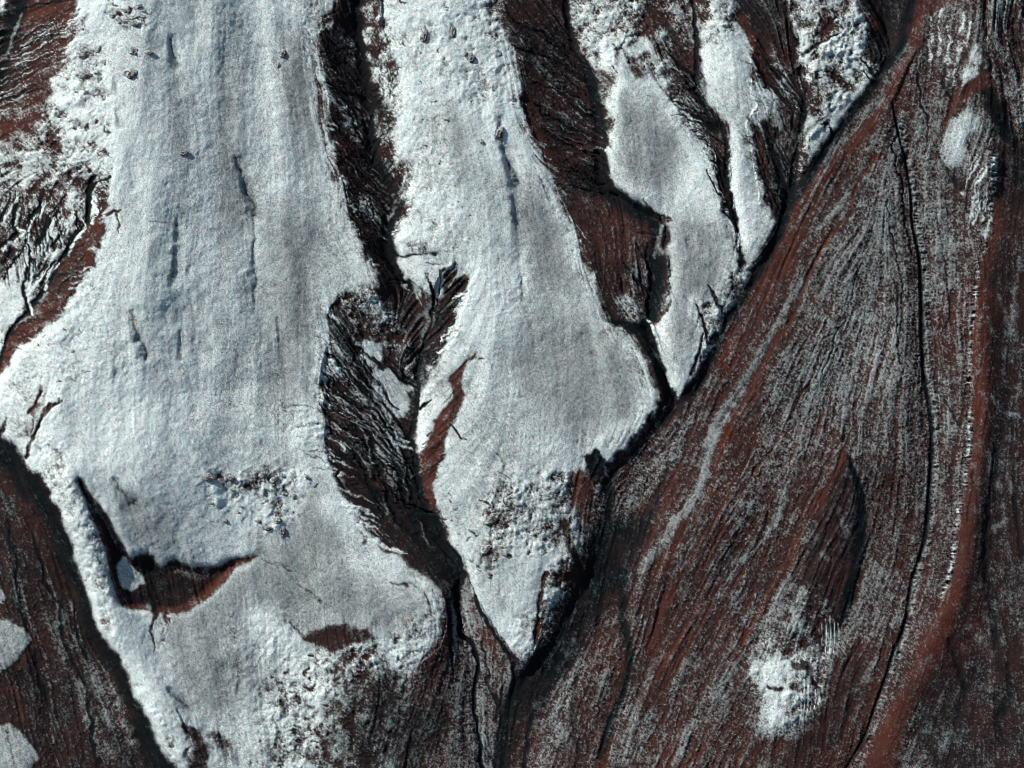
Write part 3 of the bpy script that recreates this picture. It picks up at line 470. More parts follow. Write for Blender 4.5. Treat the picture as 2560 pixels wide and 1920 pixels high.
# small slots, cracks and hollows in the frost
for s, w in (("372,92 376,120 380,150", 4), ("514,345 522,370 530,395 540,430 547,465", 5), ("547,480 549,600 552,660", 2.2), ("598,690 603,760 612,810", 3), ("290,672 293,700 297,730", 5), ("303,725 312,745 312,765", 6),
             ("385,540 384,580 376,610", 4), ("390,480 390,520", 3), ("390,715 389,770", 2.6), ("1086,322 1095,350 1103,380 1110,400", 5), ("1105,430 1112,470 1118,490", 3), ("1080,260 1075,300 1090,320", 3.5), ("255,1037 268,1065 288,1100", 8), ("366,1488 390,1515 410,1535", 5),
             ("1480,520 1492,540", 3), ("260,240 262,275", 3), ("256,170 258,200", 2.5), ("1130,600 1128,650", 2), ("1420,530 1430,545", 3), ("515,1468 517,1500", 2.2), ("1075,985 1090,1010", 2), ("975,60 976,85", 3)):
    line('shadesnow', s, w * 1.2, w * 2.6, w * .3, .98, .7); line('brown', s, w * .3, w * .8, w * .15, .95, .5 if w > 3.4 else .15, True); line(None, pts(s) + np.array([w * 1.6, 0]), w * 3, w * 3.5, w * .36)  # soft slot shade painted in around the carved groove
for s, w in (("328,483 345,487 365,484 372,486", 3), ("612,878 625,886 660,880 680,886 720,890 750,905", 3), ("655,980 680,977 705,985", 3), ("660,985 690,1000 705,1010", 3), ("640,920 680,915 700,918", 3), ("1020,1032 1060,1028 1095,1025 1102,1050", 1.8), ("1072,900 1110,898", 1.6),
             ("1290,905 1300,930 1310,960 1300,965", 1.8), ("1345,960 1345,990", 2), ("640,1270 665,1285 675,1300 685,1310", 4), ("850,1258 880,1265 900,1275", 4), ("765,1155 790,1165 785,1175", 4), ("565,1202 600,1210 620,1222", 3), ("555,1198 590,1215", 2), ("620,1348 640,1365 660,1378", 4), ("1030,1075 1060,1085 1080,1120 1100,1120", 2),
             ("1030,1230 1060,1180 1040,1160", 3), ("1310,1145 1330,1150", 2), ("1055,1240 1062,1225", 3), ("385,1535 395,1570 405,1600 415,1640", 7), ("560,1440 540,1455", 2.5), ("675,1590 700,1610", 6), ("590,1560 605,1600 600,1640", 5), ("605,1525 612,1550", 7)):
    line('brown', s, w * .5, w * 1.1, w * .25, .95, .5, True)
line('brown', "395,1570 420,1590 435,1640 420,1680", 8, 20, 1, .5, .9); line('ribbed', "460,1590 480,1610 500,1640", 10, 14, 0, .7, .6)
pit_zones = [(1040, 1220, 1040, 1210, 24, 4.5), (560, 820, 1420, 1660, 60, 5), (660, 880, 1440, 1660, 50, 6), (240, 330, 10, 70, 16, 4), (850, 1110, 0, 240, 34, 3.5), (160, 240, 100, 200, 12, 5), (130, 240, 270, 380, 30, 4),
             (880, 1010, 250, 560, 30, 2.5), (100, 200, 680, 860, 26, 3), (840, 1000, 1060, 1150, 14, 3), (980, 1100, 1080, 1260, 24, 4)]
area('rough', "440,1020 500,1005 560,1000 640,1015 690,1030 680,1060 640,1120 620,1170 570,1150 500,1130 450,1110", 14, True, .6); area('mottled', "450,1025 560,1005 640,1020 680,1045 630,1080 620,1160 580,1145 590,1070 500,1060", 9, True, .55)
for x0, x1, y0, y1, n, w in pit_zones:
    for i in range(n):
        x, y = rng.uniform(x0, x1), rng.uniform(y0, y1); a = rng.normal(0.1, .5); L = w * rng.uniform(.3, 1.2)
        p = np.array([[x - L * math.cos(a), y - L * math.sin(a) - rng.uniform(0, w * .5)], [x, y], [x + L * math.cos(a), y + L * math.sin(a) - rng.uniform(0, w * .6)]])
        line('brown', p, w * .35, w * rng.uniform(.4, .85), w * .22, .9, rng.uniform(.45, .95), True, k=3); line(None, p + np.array([-w, w * 1.1]), w * .8, w, -w * .10)

# rills that feather down the gully walls into the channels
def rills(edge, spine, n, drop=.08, w=2.0, kind='dark', carve=1.6, a=.85, bend=8):
    A, B = spline(pts(edge)), spline(pts(spine))
    for i in range(n):
        t = (i + rng.uniform(.1, .9)) / n; u = min(1, t + drop * rng.uniform(.7, 1.4))
        p = A[int(t * (len(A) - 1))]; q = B[int(u * (len(B) - 1))]; f = rng.uniform(0, .35)
        p = p + (q - p) * (f - .05); m = (p + q) / 2 + np.array([rng.normal(0, 4), rng.uniform(-bend * .6, bend)])
        ww = w * rng.uniform(.5, 1.4); line(kind, np.array([p, (p + m) / 2 + rng.normal(0, 2.5, 2), m, (m + q) / 2 + rng.normal(0, 2.5, 2), q]), ww * .25, ww, carve * rng.uniform(.5, 1.3), .6, a * rng.uniform(.6, 1), k=4)
        if kind != 'dark': continue
        for f in (.25, .45, .65, .85):                               # twigs that join it from either side
            for sg in (-1, 1):
                if rng.uniform() < .35: continue
                b0 = q + (m - q) * 2 * f if f < .5 else m + (p - m) * (2 * f - 1); th = sg * rng.uniform(.3, .75); d = (p - q) * rng.uniform(.12, .3)
                tip = b0 + np.array([d[0] * math.cos(th) - d[1] * math.sin(th), d[0] * math.sin(th) + d[1] * math.cos(th)])
                line('dark', np.array([tip, (tip + b0) / 2 + rng.normal(0, 1.2, 2), b0]), .5, ww * .55, carve * .6, .7, a * rng.uniform(.4, .9), k=3)
def tongues(edge, spine, n, w, kind='snow', reach=.4, a=.9, drop=.03):
    """wedges of frost that run from the lip a little way down the wall"""
    A, B = spline(pts(edge)), spline(pts(spine))
    for i in range(n):
        t = rng.uniform(); u = min(1, t + drop); p = A[int(t * (len(A) - 1))]; q = B[int(u * (len(B) - 1))]; r = reach * rng.uniform(.3, 1.2)
        ww = w * rng.uniform(.5, 1.3); line(kind, np.array([p - (q - p) * .1, p + (q - p) * r * .5 + rng.normal(0, 1.5, 2), p + (q - p) * r]), ww, .6, -.3, .9, a * rng.uniform(.5, 1), True, k=3)
tongues("694,45 695,110 704,180 712,280 730,335 745,400 756,480 790,530 825,610", "775,60 783,160 794,240 806,340 825,400 840,450 838,510 850,560 880,610", 26, 3.5, 'rough', .22, .8, .05)
tongues("828,30 850,120 855,165 848,240 852,330 886,380 888,430 860,480", "780,90 790,200 800,290 806,340 825,390 838,440 842,480 836,520", 26, 7, 'rough', .45, .85, .05)
tongues("712,660 704,745 692,810 700,890 706,960 730,1050 790,1150 880,1195", "800,770 850,850 870,930 890,970 905,1060 930,1110 960,1170 990,1230", 34, 6, 'rough', .34, .85, .05)
tongues("740,648 800,645 830,650", "820,760 850,790 880,780", 14, 8, 'mottled', .6, .9, 0); tongues("860,590 900,612 950,590 985,570 1010,600", "900,690 915,700 925,720 935,690 945,670", 12, 7, 'snow', .5, .8, 0)
tongues("1012,620 1000,662 970,740 930,800", "940,660 925,720 910,780 905,820", 14, 6, 'bright', .35, .85, .05); tongues("1000,870 968,965 955,1030 930,1100", "930,930 905,985 910,1060 925,1110", 8, 3, 'snow', .25, .7, .03)
tongues("1124,120 1135,240 1175,330 1210,420 1256,520 1312,660 1390,758", "1262,140 1290,240 1294,330 1330,428 1400,500 1405,680 1440,800", 26, 3.5, 'hatch', .14, .7, .2)
tongues("1435,130 1450,215 1490,282 1540,352 1560,450 1600,540", "1505,180 1530,240 1565,320 1575,420 1590,510 1608,570", 34, 5, 'rough', .5, .85, .05)
tongues("1320,180 1318,230 1310,290 1299,340", "1270,200 1280,250 1290,300 1294,350", 8, 4, 'snow', .4, .7, .05); tongues("1560,260 1576,310 1580,400 1586,500", "1545,270 1566,320 1572,410 1588,510", 10, 3, 'snow', .8, .7, .02)
tongues("1622,130 1630,235 1612,270 1636,400", "1700,200 1715,300 1680,340 1690,440", 18, 6, 'hatch', .4, .8, .03); tongues("1731,130 1736,200 1726,300 1712,362", "1700,160 1715,240 1705,320 1700,380", 12, 6, 'rough', .6, .7, .02)
tongues("172,20 178,60 165,95 130,155 100,225", "20,100 10,130 5,150 -10,220 -60,260", 22, 4, 'rough', .25, .8, .02); tongues("232,440 212,527 185,592 135,668 70,747", "192,470 150,535 120,595 66,668 22,736", 20, 4, 'snow', .3, .8, .03)
rills("694,45 695,110 704,180 712,280 730,335 745,400 756,480 790,530 825,610", "775,60 783,160 794,240 806,340 825,400 840,450 838,510 850,560 880,610", 38, .12, 2.4)
rills("694,45 695,110 704,180 712,280 730,335 745,400 756,480", "775,60 783,160 794,240 806,340 825,400 840,450 838,510", 22, .13, 1.8, 'haze', -.8, .7)
rills("828,30 850,120 855,165 848,240 852,330 886,380 888,430 860,480", "780,90 790,200 800,290 806,340 825,390 838,440 842,480 836,520", 20, .06, 2.2, 'dark', 1.4, .7)
rills("712,660 704,745 692,810 700,890 706,960 730,1050", "800,770 850,850 870,930 890,970 905,1060 930,1110", 24, .24, 2.5)
rills("712,660 704,745 692,810 700,890", "800,770 850,850 870,930 890,970", 14, .24, 2.6, 'thin', -.8, .6)
rills("1010,600 1000,662 970,740 930,800", "940,660 925,720 910,780 905,820", 12, .08, 2.0, 'dark', 1.2, .75)
rills("1000,870 968,965 955,1030 930,1100", "930,930 905,985 910,1060 925,1110", 12, .05, 1.5, 'brown', 1.0, .7)
rills("1090,0 1124,120 1135,240 1175,330 1210,420", "1240,80 1262,140 1290,240 1294,330 1330,428", 34, .26, 2.0, 'dark', 1.3, .75)
rills("1090,0 1124,120 1135,240 1175,330", "1240,80 1262,140 1290,240 1294,330", 24, .28, 1.6, 'haze', -.7, .7)
rills("1235,440 1270,550 1312,660", "1390,470 1420,560 1405,680", 12, .05, 1.6, 'brown', .8, .6)
rills("1435,130 1450,215 1490,282 1540,352 1560,450", "1505,180 1530,240 1565,320 1575,420 1590,510", 22, .12, 2.6, 'dark', 1.2, .8)
rills("1590,40 1622,130 1625,220 1615,290 1640,430", "1720,100 1732,220 1725,310 1708,390 1692,460", 18, .2, 2.6, 'dark', 1.2, .8)
rills("1705,70 1732,130 1735,200", "1735,220 1732,260 1728,300", 6, .05, 1.6)
rills("172,20 165,95 130,155 100,225", "20,100 5,150 -10,220 -60,260", 24, .02, 2.2, 'dark', 1.2, .6); rills("172,20 165,95 130,155 100,225", "20,100 5,150 -10,220 -60,260", 18, .02, 1.2, 'rough', -.6, .6)
rills("232,440 212,527 185,592 135,668 70,747 37,778", "192,470 150,535 120,595 66,668 22,736 8,780", 22, .06, 1.8, 'dark', 1.0, .7)
rills("120,400 70,400 20,400 -20,430", "150,525 90,560 60,600 10,620", 20, .03, 2.0, 'dark', 1.2, .8)
rills("2110,60 2150,150 2200,280", "2180,120 2230,240 2260,380", 14, .06, 2.2, 'apronhi', -.7, .7)

# ------------------------------------------------------------------ streak noise that follows the slope
guides = """680,0 686,150|700,200 712,330|728,380 742,480|760,500 800,600|690,650 690,850|1110,100 1122,240|1180,400 1230,500|1260,560 1310,700|1380,760 1410,830|1440,180 1500,310|1540,380 1560,460|300,0 300,900|500,0 550,1400|950,150 1000,560|1050,100 1150,700|1200,700 1200,950|1400,250 1450,600|1550,100 1600,500|400,1000 600,1300|700,1200 760,1640|120,800 90,1000 220,1300
170,30 20,90|150,130 10,200|100,220 0,260|200,300 30,340|180,400 80,560|100,430 20,600|215,500 150,560|180,590 110,640|120,690 50,730
695,60 770,140|705,170 790,230|715,250 800,310|730,330 810,400|757,420 830,470|775,500 850,570|850,100 790,160|850,240 800,290|850,330 820,370|885,400 840,430
710,690 800,800|700,790 860,920|710,900 780,1000 880,1100|740,1000 850,1130 960,1240|1005,600 920,690|970,740 910,800|980,900 910,970|960,1000 915,1040
1130,60 1250,170|1140,180 1280,290|1150,260 1290,330|1190,350 1320,420|1250,450 1300,640|1330,450 1350,620|1330,650 1430,780|1400,40 1500,200|1470,250 1560,330|1540,380 1590,520|1600,60 1720,220|1630,300 1690,440
1860,180 1740,380|1740,160 1800,40|1860,20 1920,120|1015,1300 1040,1400 1050,1600|900,1600 980,1400|800,1480 760,1650
1960,100 1700,450 1480,900 1330,1050 1280,1300 1150,1600|1930,300 1780,600 1600,950 1450,1250 1300,1650|1920,300 1850,600 1700,1000 1550,1300 1420,1650|1940,350 1930,700 1850,1000|1830,950 1750,1150 1620,1400 1500,1650|1980,500 2010,1000 1980,1250 1850,1640
2150,100 2200,400|2120,600 2095,1000 2050,1300 1950,1500 1880,1650|2180,500 2190,1100 2200,1650|2040,500 2060,900|2010,20 1990,200|2090,100 2060,200|2130,300 2090,420|1800,1340 1790,1420|1740,1460 1740,1560|1680,1500 1680,1600
20,980 100,1200 180,1450 260,1640|0,1050 70,1250 130,1500 170,1650|100,1040 200,1350 320,1600"""
gp, gt = [], []
for g in guides.replace('\n', '|').split('|'):
    p = pts(g)
    for a, b in zip(p[:-1], p[1:]):
        n = max(2, int(np.hypot(*(b - a)) / 40)); th = math.atan2(b[1] - a[1], b[0] - a[0])
        for t in (np.arange(n) + .5) / n: gp.append(a + (b - a) * t); gt.append((math.cos(2 * th), math.sin(2 * th)))
gp, gt = np.array(gp), np.array(gt)
cx = np.linspace(PX[0, 0], PX[0, -1], 150); cy = np.linspace(PY[0, 0], PY[-1, 0], 116)
CX, CY = np.meshgrid(cx, cy); d2 = (CX[..., None] - gp[:, 0]) ** 2 + (CY[..., None] - gp[:, 1]) ** 2 + 60
wgt = 1 / d2 ** 1.6; T = (wgt[..., None] * gt).sum(2)
def up(a):
    """coarse field to the full grid"""
    h, w = a.shape; fx = np.linspace(0, w - 1.001, NX); fy = np.linspace(0, h - 1.001, NY); ix, iy = fx.astype(int), fy.astype(int)
    tx, ty = (fx - ix)[None], (fy - iy)[:, None]; r = a[iy] * (1 - ty) + a[iy + 1] * ty
    return (r[:, ix] * (1 - tx) + r[:, ix + 1] * tx).astype(np.float32)
TH = 0.5 * np.arctan2(up(T[..., 1] / np.hypot(T[..., 0], T[..., 1])), up(T[..., 0] / np.hypot(T[..., 0], T[..., 1]))) + 0.08 * fbm(44, 2).astype(np.float32)
DX, DY = np.cos(TH), np.sin(TH)
II, JJ = np.meshgrid(np.arange(NX, dtype=np.float32), np.arange(NY, dtype=np.float32))
def lic(noise, L, dx=DX, dy=DY, step=1.0):
    acc = noise.copy()
    for sgn in (1, -1):
        x, y = II.copy(), JJ.copy(); px, py = dx * sgn, dy * sgn
        for _ in range(L):
            x += px * step; y += py * step
            i = np.clip(x + .5, 0, NX - 1).astype(np.int32); j = np.clip(y + .5, 0, NY - 1).astype(np.int32)
            vx, vy = dx[j, i], dy[j, i]; s = np.where(vx * px + vy * py < 0, -1, 1); px, py = vx * s, vy * s
            acc += noise[j, i]
    return unit(acc)
white = lambda: rng.standard_normal((NY, NX)).astype(np.float32)
ST1 = lic(vnoise(1.1), 26); ST2 = lic(vnoise(2.4), 30); ST3 = lic(vnoise(7), 40)
STREAK = unit(.9 * ST1 + .9 * ST2 + .7 * ST3)
RIP = lic(white(), 2, -DY, DX); RIP2 = vnoise(2.0)
RIPPLE = unit(RIP + RIP2)
KNOB = np.maximum(0, unit(vnoise(7) + .6 * vnoise(3.4))); BLOB = unit(fbm(11, 4, .7)); BLOB2 = unit(fbm(26, 4, .65)); FLECK = unit(white() + .8 * vnoise(1.5))
PATCH = unit(fbm(70, 4, .6))
MEDIUM = unit(fbm(5, 2, .7))

# ------------------------------------------------------------------ base relief by relaxing between fixed ridges and channel beds
CN = 4
sub = (slice(None, None, CN), slice(None, None, CN))
fix = np.zeros((NY, NX), bool); hz = np.full((NY, NX), -10.0, np.float32)
def pin_area(p, z, grow=0):
    m, _ = inside(p, False); m = blur(m, 2) > .5 if grow == 0 else blur(m, grow) > .85
    hz[m] = z; fix[m] = True
def pin_line(p, z0, z1, w=3):
    p = spline(p); n = len(p)
    for i in range(n - 1):
        q = ratio(p[i:i + 2], w, w, False, 1); m = q < 1; hz[m] = z0 + (z1 - z0) * i / n; fix[m] = True
pin_area(SPUR_W, 2); pin_area(SPUR_M, -1); pin_area(SPUR_C, -2, 4); pin_area(SPUR_E, -2, 4); pin_area(SPUR_F, -2, 6)
fx_ = fix.copy()
for s, z0, z1 in ((V2, -17, -17), ("900,635 915,700 905,800 890,900 893,960 905,1060 950,1150 992,1240 990,1340 1000,1372 1030,1420 1028,1545 1055,1700", -17, -15), (V3, -20, -15), (V4, -10, -10), ("1725,100 1732,220 1718,340 1695,455", -11, -13),
                  ("205,385 192,468 150,530 107,610 66,665 22,736 -5,815 -80,900", -7, -12), ("60,-60 20,100 -10,200 -60,280", -16, -18), ("1915,-60 1915,60 1908,150", -17, -15), ("-60,930 60,1060 130,1200 190,1360 280,1530 330,1650 380,1760", -15, -13)):
    pin_line(pts(s), z0, z1)
pin_line(TRUNK, -6, -9); pin_line(CHAN, -11, -13, 2)
pin_line(pts("1930,240 1880,380 1800,560 1700,780 1600,980 1500,1180 1400,1400 1300,1660"), -7, -11, 12); pin_line(pts("1950,560 1930,800 1890,1000"), -8, -9, 12); pin_line(pts("1826,990 1790,1120 1760,1230 1700,1340 1680,1500"), -2, -2, 10)
pin_line(pts("1875,1080 1870,1180 1840,1290 1790,1400"), -11, -11, 4); pin_line(RIDGE, -6, -9, 4); pin_line(pts("2125,700 2122,900 2104,1060 2080,1240 2020,1380 1960,1500 1900,1660"), -5, -7, 5); pin_line(pts("2190,600 2180,900 2150,1200 2140,1600"), -11, -13, 18)
pin_line(pts("2116,172 2085,195 2045,262"), 4, -2, 4); pin_line(pts("2084,225 2070,300"), 0, -3, 12); pin_line(pts("2130,330 2145,420"), 3, 2, 4); pin_line(pts("2095,0 2108,150"), 4, 4, 5); pin_line(pts("2180,250 2220,400"), -13, -16, 8); pin_line(pts("2010,20 1990,200 1985,330"), -5, -7, 8)
pin_line(pts("60,1200 120,1450 160,1660"), -11, -11, 20); pin_area(KNOLL_A, -4, 6); pin_area(KNOLL_B, -4, 6); pin_line(pts("1680,1440 1685,1560"), 0, -4, 10); pin_line(pts("2160,1380 2130,1600"), -10, -12, 10)
fix &= True
h = hz[sub].copy(); f = fix[sub].copy()
edge = np.zeros_like(f); edge[0] = edge[-1] = True; edge[:, 0] = edge[:, -1] = True
hh, ww = h.shape
def relax(h, f, n):
    for _ in range(n):
        p = np.pad(h, 1, mode='edge'); a = (p[:-2, 1:-1] + p[2:, 1:-1] + p[1:-1, :-2] + p[1:-1, 2:]) / 4; h = np.where(f, h, a)
    return h
c4 = relax(h[::4, ::4], f[::4, ::4], 300)
h0 = np.repeat(np.repeat(c4, 4, 0), 4, 1)[:hh, :ww]; h = np.where(f, h, h0); h = relax(h, f, 260)
BASE = blur(up(h), 5)

# broad folds and rounded crests of the frosted spurs
spur = np.maximum.reduce([inside(p, False)[0] for p in (SPUR_W, SPUR_M, SPUR_C, SPUR_E)])
HEIGHT = .9 * BASE + 3.0 * blur(spur, 30)
FOLD = unit(lic(vnoise(16), 60)); HEIGHT += spur * (1.6 * blur(unit(fbm(90, 3, .5, 260)), 4) + .55 * blur(FOLD, 3))
for s, w, z in (("280,-200 280,100 260,400 210,700 180,860 220,990", 250, 42), ("150,1020 190,1150 240,1290 310,1450 400,1620", 46, 7), ("560,1560 700,1700", 160, -6), ("900,-100 930,150 985,420 1010,600 1050,820 1060,980 1090,1180", 120, 11), ("1330,120 1345,300 1400,420 1440,560 1450,760", 55, 5), ("1560,60 1590,200 1600,420 1630,520", 36, 4), ("1790,-60 1770,150 1740,320", 60, 5),
               ("1920,250 1850,450 1740,700 1620,960 1500,1200", 90, 6), ("1960,500 1940,800 1900,1000", 70, 4), ("1400,1000 1360,1150 1290,1320 1180,1500 1100,1660", 60, -5), ("2120,560 2116,800 2110,980 2088,1150 2040,1320 1970,1460 1900,1640", 62, 5), ("60,1100 140,1300 220,1500", 60, 3),
               ("262,120 262,350 250,480", 20, 1.0), ("300,0 330,300 335,480 340,640", 40, 2), ("470,0 480,300 500,600 500,800", 40, 2.0), ("600,40 620,400 640,700", 34, 2.2), ("550,350 560,600 600,830", 28, -1.6), ("390,480 390,640 385,780", 26, -.9),
               ("1060,150 1075,330 1110,520", 18, 1.6), ("1110,330 1130,600", 14, -1.2), ("620,1020 640,1160 650,1300", 26, -1.6), ("150,1040 200,1180 245,1330 300,1440 380,1560", 26, 2.6), ("280,1060 330,1160 400,1190", 30, 1.5), ("330,1400 400,1480 450,1560", 30, -1.6), ("1180,720 1220,850 1200,960", 50, 1.5), ("540,1240 480,1340 470,1420", 60, 1.2)):
    HEIGHT += z * np.exp(-(ratio(pts(s), w, w, False, reach=3.4) ** 2))
scar, _ = inside(SCAR, False); HEIGHT -= 4.5 * blur(scar, 3) + 2.0 * blur(scar, 8)
for p, z in ((KNOLL_D, 2.0), (KNOLL_E, 1.5), (KNOLL_A, .8), (KNOLL_B, .8)): HEIGHT += z * blur(inside(p, True)[0], 5)
HEIGHT += CARVE * 0.62
# streaks, lumps, ripples
for k in ('rs', 'rb', 'rp'): P[k] = blur(P[k], 1)
near = np.minimum.reduce([np.abs(ratio(p, 26, 26, False, reach=2)) for p in (TRUNK, CHAN, RIDGE)]); near = np.clip(1 - near, 0, 1)
HEIGHT += P['rs'] * (.55 * ST2 + .75 * ST3 + .22 * ST1) + P['rb'] * (.28 * BLOB + .28 * BLOB2 + .10 * MEDIUM) + np.maximum(P['rb'] - .5, 0) * .45 * KNOB
HEIGHT += P['rp'] * (RIPPLE * (.3 + .9 * near) + .40 * FLECK) + .075 * MEDIUM + .07 * FLECK + .9 * PATCH * .5
TEETH = lic(vnoise(1.7), 5, -DY, DX)
zip_ = np.clip(1 - np.abs(ratio(RIDGE, 7, 7, False)), 0, 1) * np.clip(.6 + .55 * vnoise(22), .05, 1.2); HEIGHT += 1.5 * zip_ * TEETH
chan_r = np.clip(1 - np.abs(ratio(CHAN + np.array([11, 0]), 9, 9, False)), 0, 1); HEIGHT += .8 * chan_r * TEETH
HEIGHT += Y * math.tan(math.radians(5.0))          # the whole hillside falls southwards

# ------------------------------------------------------------------ cover: frost, dust, dark sandy beds with painted-in shade
zipf = .9 * zip_ + .6 * chan_r
COVER = P['fr'] + zipf * (1 + .9 * TEETH) * .7 + P['sk'] * STREAK + P['bl'] * (.7 * BLOB + .6 * BLOB2) + P['fl'] * (.75 * FLECK + .35 * RIPPLE * np.minimum(1, P['rp'] * 3) + .3 * MEDIUM)
GRAIN = unit(vnoise(1.0) + .5 * vnoise(2.2))
SPECK = np.clip(FLECK + .5 * RIPPLE - 1.5, 0, 1.6) * np.clip(.8 - P['fr'], 0, .8) * np.clip(P['fl'] - .2, 0, 1) * .9   # lone frosted stones
THICK = np.clip(P['mx'] * (1 + .08 * PATCH + .05 * FOLD + .05 * ST2 + .06 * BLOB + .20 * GRAIN), 0, 1)
FROST = np.clip(smooth(.02, 1.15, COVER) * THICK + .5 * SPECK + .42 * zip_ * np.clip(TEETH + .2, 0, 1.4) + .1 * chan_r * np.clip(TEETH, 0, 1.4), 0, 1)
DUST = np.clip(P['du'] + .10 * PATCH + .06 * STREAK, 0, 1); DARK = np.clip(P['dk'] + .08 * STREAK + .08 * BLOB2, 0, 1)

# ------------------------------------------------------------------ ground material
def ground_material():
    m = bpy.data.materials.new('frosted_ground'); m.use_nodes = True; t = m.node_tree; N, L = t.nodes, t.links
    b = N['Principled BSDF']; b.inputs['Roughness'].default_value = 1.0; b.inputs['Specular IOR Level'].default_value = 0.0
    at = N.new('ShaderNodeAttribute'); at.attribute_name = 'cover'; sp = N.new('ShaderNodeSeparateColor'); L.new(at.outputs['Color'], sp.inputs[0])
    geo = N.new('ShaderNodeNewGeometry')
    def noise(scale, detail=2.0, rough=.6):
        n = N.new('ShaderNodeTexNoise'); n.inputs['Scale'].default_value = scale; n.inputs['Detail'].default_value = detail; n.inputs['Roughness'].default_value = rough
        L.new(geo.outputs['Position'], n.inputs['Vector']); return n.outputs['Fac']
    def mix(f, a, b_):
        x = N.new('ShaderNodeMix'); x.data_type = 'RGBA'
        for sock, v in ((x.inputs[0], f), (x.inputs[6], a), (x.inputs[7], b_)):
            if isinstance(v, (int, float)): sock.default_value = v
            elif isinstance(v, tuple): sock.default_value = (*v, 1)
            else: L.new(v, sock)
        return x.outputs[2]
    def ramp(v, a, b_, lo=0., hi=1.):
        r = N.new('ShaderNodeMapRange'); L.new(v, r.inputs[0]); r.inputs[1].default_value = a; r.inputs[2].default_value = b_; r.inputs[3].default_value = lo; r.inputs[4].default_value = hi; return r.outputs[0]
    rock = mix(ramp(noise(.35, 4), .3, .7), (.034, .0245, .0235), (.021, .0165, .016))
    dust = mix(ramp(noise(.12, 5), .3, .7), (.080, .0265, .019), (.048, .0185, .0145))
    sand_shade = mix(ramp(noise(.5, 3), .3, .7), (.003, .0062, .0078), (.007, .0085, .0092))  # dark sandy ground, doubling as painted teal-black shade
    base = mix(sp.outputs[1], rock, dust); base = mix(sp.outputs[2], base, sand_shade)
    frost = mix(ramp(noise(.62, 2), .36, .64), (.475, .69, .685), (.80, .735, .69))
    frost = mix(ramp(noise(.85, 2), .50, .72), frost, (.24, .34, .355))
    frost = mix(ramp(noise(.03, 4), .35, .7, 0, .35), frost, (.475, .575, .575))
    L.new(mix(sp.outputs[0], base, frost), b.inputs['Base Color'])
    bump = N.new('ShaderNodeBump'); bump.inputs['Strength'].default_value = .8; bump.inputs['Distance'].default_value = .7
    L.new(noise(.8, 3, .7), bump.inputs['Height']); L.new(bump.outputs[0], b.inputs['Normal'])
    return m
MAT = ground_material()

# ------------------------------------------------------------------ split the hillside into its landforms
forms = [('debris_apron', None, 'speckled brown debris fan streaked with frost and cut by a dark open channel'),
 ('dark_slope', EAST, 'dark dusty slope beyond the straight rust-red ridge'),
 ('debris_apron', WEST_APRON, 'dark streaked debris fan with two small frosted knolls'),
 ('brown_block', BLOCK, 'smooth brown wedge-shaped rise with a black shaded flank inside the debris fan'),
 ('frosted_spur', SPUR_W, 'broadest frosted spur, with a red-brown scar low on its face'),
 ('frosted_spur', SPUR_M, 'frosted spur between the two widest gullies, tapering to a point'),
 ('frosted_spur', SPUR_C, 'frosted spur with a brown rocky cap and a long narrow tail'),
 ('frosted_spur', SPUR_E, 'slim frosted spur between two narrow dark gullies'),
 ('frosted_spur', SPUR_F, 'mottled rocky spur half covered in frost beside the debris fan'),
 ('gully', GULLY_NW, 'red ribbed gully wall descending from a rough frosted rim'),
 ('gully', GULLY_W, 'patchy frosted gully with one long rust-red wall'),
 ('gully', GULLY_A, 'narrow black gully with feathered ribs and frost patches on its bed'),
 ('gully', GULLY_A2, 'branching gully with frosted islands and one bright rust-red wall'),
 ('gully', GULLY_B, 'wide gully with a smooth dark brown wall and a black bed'),
 ('gully', GULLY_C, 'thin ribbed gully running down beside the slim frosted spur'),
 ('gully', GULLY_D, 'deep dark gully between the slim spur and the mottled rocky spur'),
 ('gully', GULLY_E, 'short black gully at the head of the debris fan'),
 ('channel', LOW_GULLY, 'rippled channel bed with a thin black winding thread'),
 ('landslide_scar', SCAR, 'red-brown curved scar in the face of the broadest spur'),
 ('frosted_knoll', KNOLL_A, 'upper of the two pointed frosted knolls in the dark streaked fan'),
 ('frosted_knoll', KNOLL_B, 'lower of the two pointed frosted knolls in the dark streaked fan'),
 ('frosted_knoll', KNOLL_D, 'bright frosted knoll at the foot of the brown block'),
 ('frosted_knoll', KNOLL_E, 'bright frosted knoll under a red chevron ridge')]
region = np.zeros((NY, NX), np.int16)
for i, (_, p, _) in enumerate(forms):
    if p is not None: region[inside(p, True)[0] > .5] = i
face_region = region[:-1, :-1].ravel()
idx = np.arange(NX * NY, dtype=np.int32).reshape(NY, NX)
quads = np.stack([idx[:-1, :-1], idx[1:, :-1], idx[1:, 1:], idx[:-1, 1:]], -1).reshape(-1, 4)
co = np.stack([X, Y, HEIGHT], -1).reshape(-1, 3).astype(np.float32)
col = np.stack([FROST, DUST, DARK, np.ones_like(FROST)], -1).reshape(-1, 4).astype(np.float32)

